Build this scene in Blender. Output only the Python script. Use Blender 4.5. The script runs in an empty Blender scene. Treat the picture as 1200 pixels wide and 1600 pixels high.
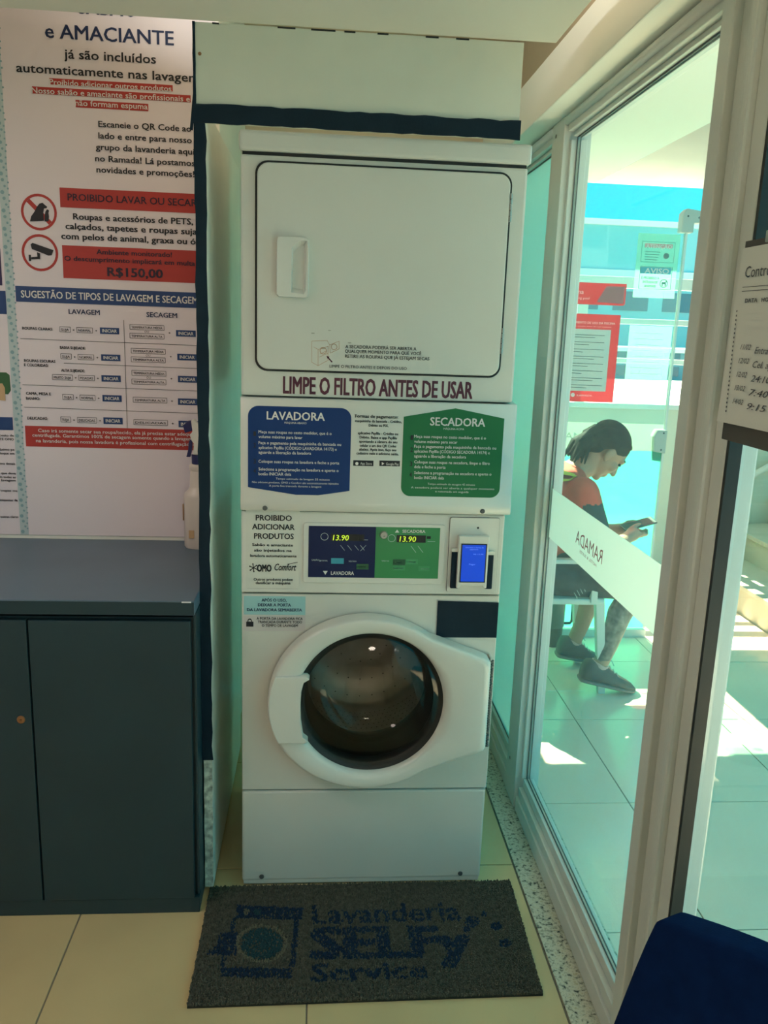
import bpy, bmesh, math, random
from mathutils import Vector, Matrix, bvhtree
random.seed(7)
sc = bpy.context.scene
COL = sc.collection
# ------------------------------------------------------------------ camera
CP = Vector((.19577, -2.09270, 1.55882))
YAW, PITCH, ROLL, FL = .080889, .217901, .0357225, 1298.54
F_ = Vector((math.sin(YAW)*math.cos(PITCH), math.cos(YAW)*math.cos(PITCH), -math.sin(PITCH)))
r0 = Vector((math.cos(YAW), -math.sin(YAW), 0)); u0 = r0.cross(F_)
R_ = r0*math.cos(ROLL)+u0*math.sin(ROLL); U_ = -r0*math.sin(ROLL)+u0*math.cos(ROLL)
cam = bpy.data.cameras.new('camera'); cam.sensor_fit = 'VERTICAL'; cam.sensor_height = 36
cam.lens = 36*FL/1600; cam.clip_start = .02; cam.clip_end = 500
camo = bpy.data.objects.new('camera', cam); COL.objects.link(camo)
camo.matrix_world = Matrix(((R_.x, U_.x, -F_.x, CP.x), (R_.y, U_.y, -F_.y, CP.y), (R_.z, U_.z, -F_.z, CP.z), (0, 0, 0, 1)))
sc.camera = camo
def at(x, y, ax, v):            # a point of the photograph carried onto the world plane axis ax = v
    d = F_+R_*((x-600)/FL)-U_*((y-800)/FL)
    return CP+d*((v-CP[ax])/d[ax])
# ------------------------------------------------------------------ light
w = bpy.data.worlds.new('world'); sc.world = w; w.use_nodes = True
bg = w.node_tree.nodes['Background']; bg.inputs[0].default_value = (.02, .80, 1.0, 1); bg.inputs[1].default_value = 1.55
sun = bpy.data.lights.new('sun', 'SUN'); sun.energy = 48.0; sun.angle = .009; sun.color = (1, .86, .60)
suno = bpy.data.objects.new('sun', sun); COL.objects.link(suno)
suno.rotation_euler = Vector((.10, -1.55, -2.3)).to_track_quat('-Z', 'Y').to_euler()
def area(name, loc, size, power, color, aim=(0, 0, -1)):
    l = bpy.data.lights.new(name, 'AREA'); l.shape = 'RECTANGLE'; l.size, l.size_y = size; l.energy = power; l.color = color
    o = bpy.data.objects.new(name, l); COL.objects.link(o); o.location = loc
    o.rotation_euler = Vector(aim).to_track_quat('-Z', 'Y').to_euler(); return o
gl = bpy.data.lights.new('added_fill_light', 'POINT'); gl.energy = 12; gl.color = (1, .86, .72); gl.shadow_soft_size = .09  # added unseen fill light behind the camera, warms the machine front
glo = bpy.data.objects.new('added_fill_light', gl); COL.objects.link(glo); glo.location = (.55, -2.95, .85)
area('added_poster_light', (-1.15, -1.0, 2.19), (.3, .9), 15, (1, .83, .80))  # added warm light under the ceiling, placed to brighten the poster
area('cove_lamp', (.2, -.4, 2.29), (1.4, .06), 13, (.97, 1, .90), (.25, .2, 1))
sc.view_settings.view_transform = 'Standard'; sc.view_settings.look = 'None'
sc.view_settings.exposure = -.25; sc.view_settings.gamma = 1; sc.view_settings.use_curve_mapping = False
sc.cycles.transparent_max_bounces = 16; sc.cycles.max_bounces = 10; sc.cycles.diffuse_bounces = 6
# ------------------------------------------------------------------ materials
def lin(c):
    return tuple((v/255/12.92 if v <= 10 else ((v/255+.055)/1.055)**2.4) for v in c)
def nodes(name):
    m = bpy.data.materials.new(name); m.use_nodes = True
    return m, m.node_tree.nodes, m.node_tree.links, m.node_tree.nodes['Principled BSDF']
def mat(name, c, rough=.5, metal=0., var=0., scale=8., bump=0., bscale=200., spec=.5, emit=None):
    m, N, L, b = nodes(name)
    b.inputs['Base Color'].default_value = (*c, 1); b.inputs['Roughness'].default_value = rough
    b.inputs['Metallic'].default_value = metal; b.inputs['Specular IOR Level'].default_value = spec
    tc = N.new('ShaderNodeTexCoord')
    if var:
        n = N.new('ShaderNodeTexNoise'); n.inputs['Scale'].default_value = scale; n.inputs['Detail'].default_value = 6
        L.new(tc.outputs['Object'], n.inputs['Vector'])
        r = N.new('ShaderNodeValToRGB'); r.color_ramp.elements[0].position = .3; r.color_ramp.elements[1].position = .7
        r.color_ramp.elements[0].color = (*[v*(1-var) for v in c], 1); r.color_ramp.elements[1].color = (*[min(1, v*(1+var)) for v in c], 1)
        L.new(n.outputs['Fac'], r.inputs['Fac']); L.new(r.outputs['Color'], b.inputs['Base Color'])
    if bump:
        n2 = N.new('ShaderNodeTexNoise'); n2.inputs['Scale'].default_value = bscale; n2.inputs['Detail'].default_value = 4
        L.new(tc.outputs['Object'], n2.inputs['Vector'])
        bp = N.new('ShaderNodeBump'); bp.inputs['Strength'].default_value = bump; bp.inputs['Distance'].default_value = .002
        L.new(n2.outputs['Fac'], bp.inputs['Height']); L.new(bp.outputs['Normal'], b.inputs['Normal'])
    if emit:
        b.inputs['Emission Color'].default_value = (*emit[0], 1); b.inputs['Emission Strength'].default_value = emit[1]
    return m
def glass(name, tint, refl=1.0, haze=0., hazecol=(.8, 1, .95)):
    m, N, L, b = nodes(name); N.remove(b); out = N['Material Output']
    t = N.new('ShaderNodeBsdfTransparent'); t.inputs[0].default_value = (*tint, 1)
    g = N.new('ShaderNodeBsdfGlossy'); g.inputs['Roughness'].default_value = .01
    lw_ = N.new('ShaderNodeLayerWeight'); lw_.inputs['Blend'].default_value = .5
    pw = N.new('ShaderNodeMath'); pw.operation = 'POWER'; pw.inputs[1].default_value = 5; L.new(lw_.outputs['Facing'], pw.inputs[0])
    f = N.new('ShaderNodeMath'); f.operation = 'MULTIPLY_ADD'; f.inputs[1].default_value = .5*refl; f.inputs[2].default_value = .035*refl; L.new(pw.outputs[0], f.inputs[0])
    x = N.new('ShaderNodeMixShader'); L.new(f.outputs[0], x.inputs[0]); L.new(g.outputs[0], x.inputs[2])
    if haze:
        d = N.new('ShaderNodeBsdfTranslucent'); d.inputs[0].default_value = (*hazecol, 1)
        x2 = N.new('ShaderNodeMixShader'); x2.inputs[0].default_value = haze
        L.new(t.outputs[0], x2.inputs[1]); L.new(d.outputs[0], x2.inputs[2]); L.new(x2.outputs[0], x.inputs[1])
    else: L.new(t.outputs[0], x.inputs[1])
    L.new(x.outputs[0], out.inputs[0]); return m
def frosted(name, c):
    m, N, L, b = nodes(name); N.remove(b)
    r = N.new('ShaderNodeBsdfRefraction'); r.inputs['Color'].default_value = (*c, 1); r.inputs['Roughness'].default_value = .45; r.inputs['IOR'].default_value = 1.25
    d = N.new('ShaderNodeBsdfTranslucent'); d.inputs[0].default_value = (*c, 1)
    x = N.new('ShaderNodeMixShader'); x.inputs[0].default_value = .45; L.new(r.outputs[0], x.inputs[1]); L.new(d.outputs[0], x.inputs[2])
    L.new(x.outputs[0], N['Material Output'].inputs[0]); return m
def granite(name):
    m, N, L, b = nodes(name); tc = N.new('ShaderNodeTexCoord')
    n = N.new('ShaderNodeTexNoise'); n.inputs['Scale'].default_value = 95; n.inputs['Detail'].default_value = 7; n.inputs['Roughness'].default_value = .62
    L.new(tc.outputs['Object'], n.inputs['Vector'])
    r = N.new('ShaderNodeValToRGB'); e = r.color_ramp.elements
    e[0].position = .35; e[0].color = (.03, .04, .04, 1); e[1].position = .43; e[1].color = (.36, .37, .30, 1)
    x = e.new(.55); x.color = (.60, .60, .50, 1); x = e.new(.66); x.color = (.42, .40, .28, 1)
    L.new(n.outputs['Fac'], r.inputs[0]); L.new(r.outputs[0], b.inputs['Base Color']); b.inputs['Roughness'].default_value = .25
    return m
M = dict(
 enamel=mat('white_enamel', (.60, .61, .575), .32, var=.03, scale=3, bump=.05, bscale=300),
 enamel2=mat('white_door_plastic', (.64, .65, .62), .28, var=.02, scale=4),
 white=mat('white_board', (.62, .65, .575), .35, var=.05, scale=5),
 white2=mat('lightened_partition_board', (.84, .86, .78), .35, var=.04, scale=6),  # the header's white board, lightened in colour for the light in the gap
 wallw=mat('white_paint', (.84, .84, .78), .8, var=.03, scale=2, bump=.1),
 tan=mat('tan_paint', (.62, .50, .36), .8, var=.05, scale=2),
 greyc=mat('shaded_soffit_grey', (.34, .35, .32), .85, var=.05, scale=2),  # shade of the porch ceiling put into a grey colour
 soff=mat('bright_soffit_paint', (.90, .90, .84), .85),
 ceil=mat('ceiling_paint', (.62, .62, .57), .85, var=.03, scale=1.5, bump=.1),
 raw=mat('chipped_board', (.50, .53, .46), .8, var=.55, scale=60),
 navyt=mat('navy_tape', (.006, .018, .032), .7, spec=.2, var=.15, scale=20, bump=.2, bscale=120),
 cab=mat('dark_teal_laminate', (.012, .038, .052), .45, var=.1, scale=4, bump=.03),
 cabtop=mat('lit_teal_laminate', (.095, .145, .20), .4, var=.08, scale=5),  # cabinet laminate lightened, the light on the top put into its colour
 brass=mat('brass', (.45, .25, .14), .35, 1),
 dark=mat('black_rubber', (.008, .009, .009), .5),
 grey=mat('grey_rubber', (.09, .095, .095), .45),
 steel=mat('drum_steel', (.60, .55, .50), .38, .7, var=.1, scale=20),
 chrome=mat('chrome', (.40, .40, .37), .35, .6),
 pdark=mat('perforation_black', (.02, .02, .02), .6),
 tile=mat('beige_tile', (.58, .44, .235), .34, var=.10, scale=2.2, bump=.04),
 grout=mat('grout', (.22, .19, .15), .9),
 granite=granite('speckled_granite'),
 ptile=mat('porch_tile', (.86, .69, .57), .16, var=.04, scale=2),
 concrete=mat('stair_stone', (.60, .58, .48), .8, var=.10, scale=3, bump=.3, bscale=60),
 cream=mat('cream_paint', (.72, .69, .58), .8, var=.05, scale=2),
 alu=mat('white_aluminium', (.63, .65, .62), .35, var=.02),
 aluw=mat('bright_aluminium', (.74, .75, .72), .3),
 glass=glass('clear_glass', (.93, .98, .955)),
 glass2=glass('veiled_glass', (.93, .98, .955), .6, haze=.03, hazecol=(1, 1, .95)),  # haze put into the middle pane, pales what is seen behind it
 gateglass=glass('green_gate_glass', (.80, .985, .97), haze=.01),
 frost=glass('frosted_film', (.5, .6, .55), .6, .90, (1.0, .96, .88)),
 teal=frosted('frosted_teal_glass', (.58, .80, .73)),
 dglass=glass('door_glass', (.80, .80, .77), 1.),
 paper=mat('poster_paper', (.74, .665, .73), .6),
 paperw=mat('white_paper', (.68, .69, .66), .7),
 stickw=mat('sticker_white', (.62, .63, .59), .5),
 stickp=mat('sticker_pale', (.58, .55, .55), .5),
 red=mat('print_red', (.42, .035, .03), .6), navy=mat('print_navy', (.008, .022, .085), .6),
 blue=mat('print_blue', (.008, .045, .17), .5), black=mat('print_black', (.012, .012, .018), .6),
 ink=mat('print_dark_ink', (.03, .012, .03), .6),
 pale=mat('print_white', (.72, .70, .70), .6), maroon=mat('print_maroon', (.085, .008, .03), .5),
 stripe=mat('print_pale_blue', (.45, .55, .58), .6), dots=mat('print_dot_blue', (.22, .36, .42), .6),
 purple=mat('print_purple', (.03, .015, .08), .6), gleaf=mat('print_leaf_green', (.04, .13, .05), .6), peach=mat('print_peach', (.55, .36, .20), .6),
 pblue=mat('panel_blue', (.004, .034, .15), .5, spec=.25), pgreen=mat('panel_green', (.018, .16, .062), .5, spec=.25),
 iblue=mat('display_blue', (.003, .011, .065), .4, spec=.3), igreen=mat('display_green', (.035, .24, .085), .3),
 cyanb=mat('button_cyan', (.03, .30, .42), .4), gbtn=mat('button_dark_green', (.012, .09, .04), .4), lbtn=mat('button_light_green', (.06, .30, .13), .4),
 digit=mat('lit_digit', (.2, .3, .02), .4, emit=((.75, 1, .05), .9)),
 screen=mat('lit_screen', (.0, .02, .2), .2, emit=((.01, .07, .75), .8)),
 scrtext=mat('screen_text', (.1, .2, .6), .3, emit=((.12, .25, .9), .8)),
 cyans=mat('sticker_cyan', (.30, .55, .58), .5),
 pile=mat('mat_pile_grey', (.088, .080, .060), .9, var=.4, scale=90), pblu=mat('mat_pile_blue', (.004, .020, .055), .9, var=.3, scale=90), ptan=mat('mat_pile_tan', (.16, .14, .095), .9), pteal=mat('mat_pile_teal', (.012, .05, .065), .9),
 bottle=mat('milky_plastic', (.66, .58, .54), .35), bblue=mat('blue_plastic', (.012, .014, .10), .35), bwhite=mat('white_plastic', (.72, .70, .66), .35),
 chairn=mat('navy_fabric', (.002, .013, .062), .95, spec=.08, var=.15, scale=40, bump=.4, bscale=500), legm=mat('black_metal', (.02, .02, .02), .4),
 skin=mat('skin', (.44, .25, .17), .55, var=.06, scale=14), skint=mat('tattooed_skin', (.20, .17, .15), .55, var=.7, scale=38),
 shirt=mat('orange_shirt', (.72, .085, .05), .8, var=.12, scale=14), slv=mat('shaded_dark_sleeve', (.03, .05, .055), .8),
 yellow=mat('print_yellow', (.75, .62, .06), .7), shorts=mat('dark_patterned_shorts', (.035, .045, .05), .85, var=.7, scale=22),
 hair=mat('dark_hair', (.008, .007, .0065), .75, var=.5, scale=60, spec=.25), shoe=mat('dark_shoe', (.028, .058, .062), .7, var=.35, scale=50), sole=mat('shoe_sole', (.16, .14, .13), .7),
 sock=mat('pink_sock', (.62, .40, .38), .8), lace=mat('pale_lace', (.45, .5, .48), .8), eye=mat('eye_dark', (.02, .015, .012), .3), lip=mat('lip', (.30, .12, .10), .5),
 phone=mat('dark_phone', (.015, .018, .02), .25), pscreen=mat('phone_screen', (.025, .035, .04), .5, spec=.15),
 plastic=mat('white_chair_plastic', (.72, .73, .68), .4), flask=mat('grey_flask', (.10, .14, .14), .4, var=.15, scale=20), flaskd=mat('dark_flask_base', (.05, .06, .05), .5, var=.4, scale=30),
 signred=glass('sign_red', (.62, .14, .17), .6, .45, (.42, .04, .05)), signgreen=glass('sign_pale_green', (.66, .86, .78), .5, .22, (.6, .9, .75)), gfilm=glass('dense_teal_film', (.25, .5, .48), .4, .94, (.25, .63, .54)), gband=glass('frosted_gate_film', (.86, .93, .88), .6, .25, (.42, .55, .42)), aviso=mat('sign_blue', (.03, .33, .45), .5), pink=mat('sign_pale_red', (.60, .30, .28), .5), signdark=mat('sign_dark', (.05, .13, .13), .5),
 board=mat('brown_hardboard', (.075, .062, .055), .6, var=.1), pen=mat('pen_ink', (.06, .06, .08), .6), film=mat('film_red', (.40, .12, .14), .6), filmf=mat('film_faint', (.45, .62, .58), .6),
 bld=mat('hazed_pale_facade', (.22, .56, .66), .8, var=.05), bldb=mat('hazed_blue_facade', (.10, .33, .45), .7, var=.1), bldw=mat('white_band', (.75, .8, .8), .7), bwin=mat('blue_window', (.03, .14, .22), .2), water=mat('pool_water', (.05, .55, .62), .1), ground=mat('pale_ground', (.30, .30, .25), .9, var=.1),  # distance haze put into the colours of the two facades
 scuff=mat('scuff_grey', (.36, .37, .33), .6),
 fitting=mat('satin_fitting', (.42, .43, .40), .45),
 rail=mat('white_rail', (.78, .79, .77), .4),
)
# ------------------------------------------------------------------ mesh helpers
class MB:
    def __init__(s): s.v = []; s.f = []; s.mi = []; s.k = 0
    def add(s, vs, fs, mi=None):
        n = len(s.v); s.v += [tuple(p) for p in vs]; s.f += [tuple(i+n for i in f) for f in fs]; s.mi += [s.k if mi is None else mi]*len(fs); return s
    def box(s, x0, x1, y0, y1, z0, z1):
        vs = [(x, y, z) for x in (x0, x1) for y in (y0, y1) for z in (z0, z1)]
        return s.add(vs, [(0, 1, 3, 2), (4, 6, 7, 5), (0, 4, 5, 1), (2, 3, 7, 6), (0, 2, 6, 4), (1, 5, 7, 3)])
    def hexa(s, p):  # 8 points: bottom 4 ccw then top 4
        return s.add(p, [(3, 2, 1, 0), (4, 5, 6, 7), (0, 1, 5, 4), (1, 2, 6, 5), (2, 3, 7, 6), (3, 0, 4, 7)])
    def prism(s, pts, y0, y1):        # outline in x,z extruded in y (y0 front)
        n = len(pts); vs = [(x, y0, z) for x, z in pts]+[(x, y1, z) for x, z in pts]
        return s.add(vs, [tuple(range(n)), tuple(range(2*n-1, n-1, -1))]+[(i, i+n, (i+1) % n+n, (i+1) % n) for i in range(n)])
    def tube(s, pts, rad, n=10, caps=True):
        pts = [Vector(p) for p in pts]; rad = rad if isinstance(rad, (list, tuple)) else [rad]*len(pts)
        vs = []; fs = []; ref = None
        for i, p in enumerate(pts):
            d = (pts[min(i+1, len(pts)-1)]-pts[max(i-1, 0)]).normalized()
            if ref is None: ref = Vector((0, 0, 1)) if abs(d.z) < .9 else Vector((1, 0, 0))
            a = d.cross(ref).normalized(); b = a.cross(d).normalized(); ref = b
            for k in range(n):
                t = 2*math.pi*k/n; vs.append(p+(a*math.cos(t)+b*math.sin(t))*rad[i])
        for i in range(len(pts)-1):
            for k in range(n): fs.append((i*n+k, i*n+(k+1) % n, (i+1)*n+(k+1) % n, (i+1)*n+k))
        if caps: fs += [tuple(range(n-1, -1, -1)), tuple(range((len(pts)-1)*n, len(pts)*n))]
        return s.add(vs, fs)
    def lathe(s, prof, c, axis='z', n=48, sx=1., sz=1.):   # prof: (r, h)
        vs = []; fs = []
        for r, h in prof:
            for k in range(n):
                t = 2*math.pi*k/n; a, b = r*math.cos(t), r*math.sin(t)
                vs.append((c[0]+a, c[1]+b, c[2]+h) if axis == 'z' else (c[0]+a*sx, c[1]+h, c[2]+b*sz))
        for i in range(len(prof)-1):
            for k in range(n): fs.append((i*n+k, i*n+(k+1) % n, (i+1)*n+(k+1) % n, (i+1)*n+k))
        return s.add(vs, fs)
    def ell(s, c, r, n=16, m=10, rot=None):
        vs = []; fs = []
        for i in range(m+1):
            ph = math.pi*i/m
            for k in range(n):
                t = 2*math.pi*k/n; p = Vector((r[0]*math.sin(ph)*math.cos(t), r[1]*math.sin(ph)*math.sin(t), r[2]*math.cos(ph)))
                if rot is not None: p = rot @ p
                vs.append(p+Vector(c))
        for i in range(m):
            for k in range(n): fs.append((i*n+k, (i+1)*n+k, (i+1)*n+(k+1) % n, i*n+(k+1) % n))
        return s.add(vs, fs)
    def disc(s, c, r, y, n=24, sx=1., sz=1.):
        return s.add([(c[0]+r*sx*math.cos(2*math.pi*k/n), y, c[1]+r*sz*math.sin(2*math.pi*k/n)) for k in range(n)], [tuple(range(n))])
    def ring(s, c, r0, r1, y, n=32):
        vs = [(c[0]+r*math.cos(2*math.pi*k/n), y, c[1]+r*math.sin(2*math.pi*k/n)) for r in (r0, r1) for k in range(n)]
        return s.add(vs, [(k, (k+1) % n, n+(k+1) % n, n+k) for k in range(n)])
    def line(s, p, q, wd, y):
        p = Vector((p[0], p[1])); q = Vector((q[0], q[1])); d = (q-p).normalized()*wd/2; nn = Vector((-d.y, d.x))
        return s.add([(a.x, y, a.y) for a in (p+nn, p-nn, q-nn, q+nn)], [(0, 1, 2, 3)])
    def rect(s, x0, x1, z0, z1, y): return s.add([(x0, y, z0), (x1, y, z0), (x1, y, z1), (x0, y, z1)], [(0, 1, 2, 3)])
    def plate(s, outer, c, r, prof, n=128, rr=None):
        # star shaped outline around c (x,z) with a round hole; prof: list (t, y), t=0 at the outline, 1 at the hole
        ang = sorted([2*math.pi*k/n for k in range(n)]+[math.atan2(z-c[1], x-c[0]) % (2*math.pi) for x, z in outer])
        a2 = [ang[0]]
        for a in ang[1:]:
            if a-a2[-1] > 1e-4: a2.append(a)
        rad = []
        for a in a2:
            d = (math.cos(a), math.sin(a)); best = 9
            for i in range(len(outer)):
                p = outer[i]; q = outer[(i+1) % len(outer)]
                ex, ez = q[0]-p[0], q[1]-p[1]; den = d[0]*ez-d[1]*ex
                if abs(den) < 1e-12: continue
                px, pz = p[0]-c[0], p[1]-c[1]
                t = (px*ez-pz*ex)/den; u = (px*d[1]-pz*d[0])/den
                if t > 0 and -1e-6 <= u <= 1+1e-6: best = min(best, t)
            rad.append(best)
        vs = []; k = len(a2)
        for t, y in prof:
            for a, ro in zip(a2, rad):
                q = ro+(r-ro)*t; vs.append((c[0]+q*math.cos(a), y, c[1]+q*math.sin(a)))
        fs = [(i*k+j, i*k+(j+1) % k, (i+1)*k+(j+1) % k, (i+1)*k+j) for i in range(len(prof)-1) for j in range(k)]
        return s.add(vs, fs)
    def mesh(s, name, bevel=0, smooth=False, seg=2):
        me = bpy.data.meshes.new(name); me.from_pydata(s.v, [], s.f)
        bm = bmesh.new(); bm.from_mesh(me)
        for f, mi in zip(bm.faces, s.mi): f.material_index = mi
        bmesh.ops.recalc_face_normals(bm, faces=bm.faces)
        if bevel:
            es = [e for e in bm.edges if len(e.link_faces) == 2 and e.calc_face_angle(0) > .6]
            bmesh.ops.bevel(bm, geom=es, offset=bevel, segments=seg, affect='EDGES', profile=.6, clamp_overlap=True)
        bm.to_mesh(me); bm.free()
        if smooth:
            for p in me.polygons: p.use_smooth = True
            if bevel or smooth == 'auto': me.set_sharp_from_angle(angle=.7)
        return me
WORG = {}
def link(name, me, mt, parent=None, org=None):
    for x in (mt if isinstance(mt, list) else [mt]): me.materials.append(x)
    o = bpy.data.objects.new(name, me); COL.objects.link(o)
    if parent is not None:
        g = WORG[parent.name]; me.transform(Matrix.Translation(-g)); o.parent = parent; WORG[o.name] = g
    else:
        g = Vector(org) if org is not None else Vector((0, 0, 0)); me.transform(Matrix.Translation(-g)); o.location = g; WORG[o.name] = g
    return o
def build(mb, name, mt, parent=None, bevel=0, smooth=False, org=None, label=None, seg=2):
    o = link(name, mb.mesh(name, bevel, smooth, seg), mt, parent, org)
    if label: o['label'] = label
    return o
def thing(name, loc, label, cat, group=None):
    o = bpy.data.objects.new(name, None); COL.objects.link(o); o.location = loc; o.empty_display_size = .05; WORG[o.name] = Vector(loc)
    o['label'] = label; o['category'] = cat
    if group: o['group'] = group
    return o
def tag(o, label, cat, group=None):
    o['label'] = label; o['category'] = cat
    if group: o['group'] = group
    return o
def struct(o): o['kind'] = 'structure'; return o
def box(name, mt, parent, *b, bevel=0, **k): return build(MB().box(*b), name, mt, parent, bevel, **k)
def rrect(x0, x1, z0, z1, r, n=6, corners=(1, 1, 1, 1)):    # bl, br, tr, tl
    pts = []
    for (cx, cz, a0), on in zip(((x0, z0, math.pi), (x1, z0, 1.5*math.pi), (x1, z1, 0), (x0, z1, .5*math.pi)), corners):
        if not on: pts.append((cx, cz)); continue
        ox = cx+r if cx == x0 else cx-r; oz = cz+r if cz == z0 else cz-r
        pts += [(ox+r*math.cos(a0+.5*math.pi*k/n), oz+r*math.sin(a0+.5*math.pi*k/n)) for k in range(n+1)]
    return pts
# ------------------------------------------------------------------ lettering
TC = {}
def textmesh(body, bold, shear, res=2):
    key = (body, bold, shear)
    if key not in TC:
        c = bpy.data.curves.new('t', 'FONT'); c.body = body; c.resolution_u = res; c.shear = shear; c.size = 1
        o = bpy.data.objects.new('t', c); COL.objects.link(o)
        dg = bpy.context.evaluated_depsgraph_get(); me = bpy.data.meshes.new_from_object(o.evaluated_get(dg))
        v0 = [(v.co.x, v.co.y) for v in me.vertices]; f0 = [tuple(p.vertices) for p in me.polygons]; vs, fs = [], []
        for kk, (dx, dy) in enumerate([(0, 0)] if bold <= 0 else [(-bold, -bold*.5), (bold, -bold*.5), (-bold, bold*.5), (bold, bold*.5)]):      # heavier strokes by overprinting
            n = len(vs); vs += [(x+dx, y+dy, kk*.00012) for x, y in v0]; fs += [tuple(i+n for i in f) for f in f0]
        bpy.data.objects.remove(o); bpy.data.curves.remove(c); bpy.data.meshes.remove(me)
        vs = [(*v, 0)[:3] for v in vs]; xs = [v[0] for v in vs] or [0, 1]
        TC[key] = (vs, fs, min(xs), max(xs))
    return TC[key]
class Type:                      # flat print on a plane; frame = (function u,v -> point)
    def __init__(s, plane=None, nrm=(0, -1, 0)): s.mb = MB(); s.plane = plane; s.n = Vector(nrm)
    def t(s, body, a, b, cap, bold=.0, shear=0., mirror=False):   # a,b baseline ends (u,v); cap height in metres
        vs, fs, x0, x1 = textmesh(body, bold, shear)
        k = cap/.69; L = (b[0]-a[0], b[1]-a[1])
        out = []
        for x, y, h in vs:
            q = (x-x0)/(x1-x0)
            out.append(Vector(s.plane(a[0]+L[0]*q, a[1]+L[1]*q+y*k))+s.n*h)
        n0 = len(s.mb.f); s.mb.add(out, fs); s.note(n0, 'text', cap); return s
    def note(s, n0, kind, size):          # remember which faces make one line of type or one printed shape
        if not hasattr(s, 'pieces'): s.pieces = []
        s.pieces.append((n0, len(s.mb.f), kind, size))
def on(y): return lambda u, v: (u, y, v)
class PxType(Type):              # the same, ends given where the photograph shows them
    def __init__(s, y, lift=0.): super().__init__(on(y-lift)); s.y = y
    def p(s, q): a = at(q[0], q[1], 1, s.y); return (a.x, a.z)
    def w(s, body, a, b, cap, bold=.012, shear=0.):
        A = s.p(a); B = s.p(b); up = s.p((a[0], a[1]-cap)); z = (A[1]+B[1])/2
        return s.t(body, (A[0], z), (B[0], z), up[1]-A[1], bold, shear)
    def bar(s, a, b): 
        A = s.p(a); B = s.p(b); n0 = len(s.mb.f); s.mb.rect(A[0], B[0], B[1], A[1], s.plane(0, 0)[1]); s.note(n0, 'bar', A[1]-B[1]); return s
    def frame(s, a, b, wd=.0009):
        A = s.p(a); B = s.p(b); y = s.plane(0, 0)[1]
        for p, q in (((A[0], A[1]), (B[0], A[1])), ((A[0], B[1]), (B[0], B[1])), ((A[0], A[1]), (A[0], B[1])), ((B[0], A[1]), (B[0], B[1]))): s.mb.line(p, q, wd, y)
        return s
    def ln(s, a, b, wd=.001): 
        A = s.p(a); B = s.p(b); s.mb.line(A, B, wd, s.plane(0, 0)[1]); return s
    def disc(s, a, rpx, n=20): 
        A = s.p(a); B = s.p((a[0]+rpx, a[1])); s.mb.disc(A, B[0]-A[0], s.plane(0, 0)[1], n); return s
    def ring(s, a, r0, r1):
        A = s.p(a); k = (s.p((a[0]+10, a[1]))[0]-A[0])/10; s.mb.ring(A, r0*k, r1*k, s.plane(0, 0)[1]); return s
    def poly(s, pts): 
        y = s.plane(0, 0)[1]; s.mb.add([(x, y, z) for x, z in map(s.p, pts)], [tuple(range(len(pts)))]); return s
    def out(s, name, mt, parent):         # large lines and blocks become parts of their own, fine print stays together
        big = [p for p in getattr(s, 'pieces', []) if p[3] > (.0075 if p[2] == 'text' else .009)]
        if len(big) + (len(big) and len(s.mb.f) > sum(p[1]-p[0] for p in big)) <= 1: return build(s.mb, name, mt, parent)
        used = set(); o = None
        def sub(idx):
            q = MB(); remap = {}
            for i in idx:
                f = []
                for v in s.mb.f[i]:
                    if v not in remap: remap[v] = len(q.v); q.v.append(s.mb.v[v])
                    f.append(remap[v])
                q.f.append(tuple(f)); q.mi.append(0)
            return q
        for p in big:
            r = range(p[0], p[1]); used.update(r); x = build(sub(r), name, mt, parent); o = o or x
        rest = [i for i in range(len(s.mb.f)) if i not in used]
        if rest: x = build(sub(rest), 'fine_print', mt, parent); x['kind'] = 'stuff'
        return o
# ================================================================== the setting: room shell
H = 2.212
fl = struct(box('floor', M['grout'], None, -2.7, .80, -3.7, 1.30, -.05, -.003))
tm = None
for i in range(-4, 2):
    for j in range(-6, 3):
        x0 = -.416+.608*i; x1 = x0+.604; y0 = .079+.608*j-.608; y1 = y0+.604
        x0 = max(x0, -2.69); x1 = min(x1, .798); y1 = min(y1, 1.29); y0 = max(y0, -3.69)
        if x1-x0 < .05 or y1-y0 < .05: continue
        box('tile', M['tile'], fl, x0, x1, y0, y1, -.004, .0, bevel=.0015)
t1 = struct(box('trim_1', M['granite'], None, .801, .985, -3.7, 1.30, -.05, -.002))
for y0, y1 in ((-3.7, -1.39), (-1.388, -.21), (-.208, 1.29)):
    box('slab', M['granite'], t1, .801, .985, y0, y1, -.003, .003, bevel=.001)
struct(box('wall_back', M['wallw'], None, -2.7, -.104, .478, 1.40, 0, 2.62))
struct(box('wall_niche', M['wallw'], None, -.104, 1.0, 1.30, 1.40, 0, 2.155))
struct(box('wall_upper', M['tan'], None, -.104, 1.0, 1.30, 1.40, 2.155, 2.62))
struct(box('wall_left', M['wallw'], None, -2.8, -2.7, -3.8, .60, 0, 2.62))
struct(box('wall_front', M['wallw'], None, -2.7, 1.0, -3.8, -3.7, 0, 2.62))
struct(box('wall_right', M['wallw'], None, .86, 1.0, -3.7, -2.3, 0, 2.155))
struct(box('ceiling', M['ceil'], None, -2.7, .722, -3.7, -.024, H, H+.035, bevel=.002))
struct(box('ceiling_upper', M['tan'], None, -2.8, 1.02, -3.8, 1.40, 2.62, 2.70))
struct(build(MB().prism([(.80, 2.156), (1.02, 2.156), (1.02, 2.30), (.80, 2.30)], -3.7, 1.30), 'trim_2', M['soff'], None, bevel=.004))
struct(box('trim_3', M['tan'], None, .90, 1.02, -3.7, 1.30, 2.30, 2.62))
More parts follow.
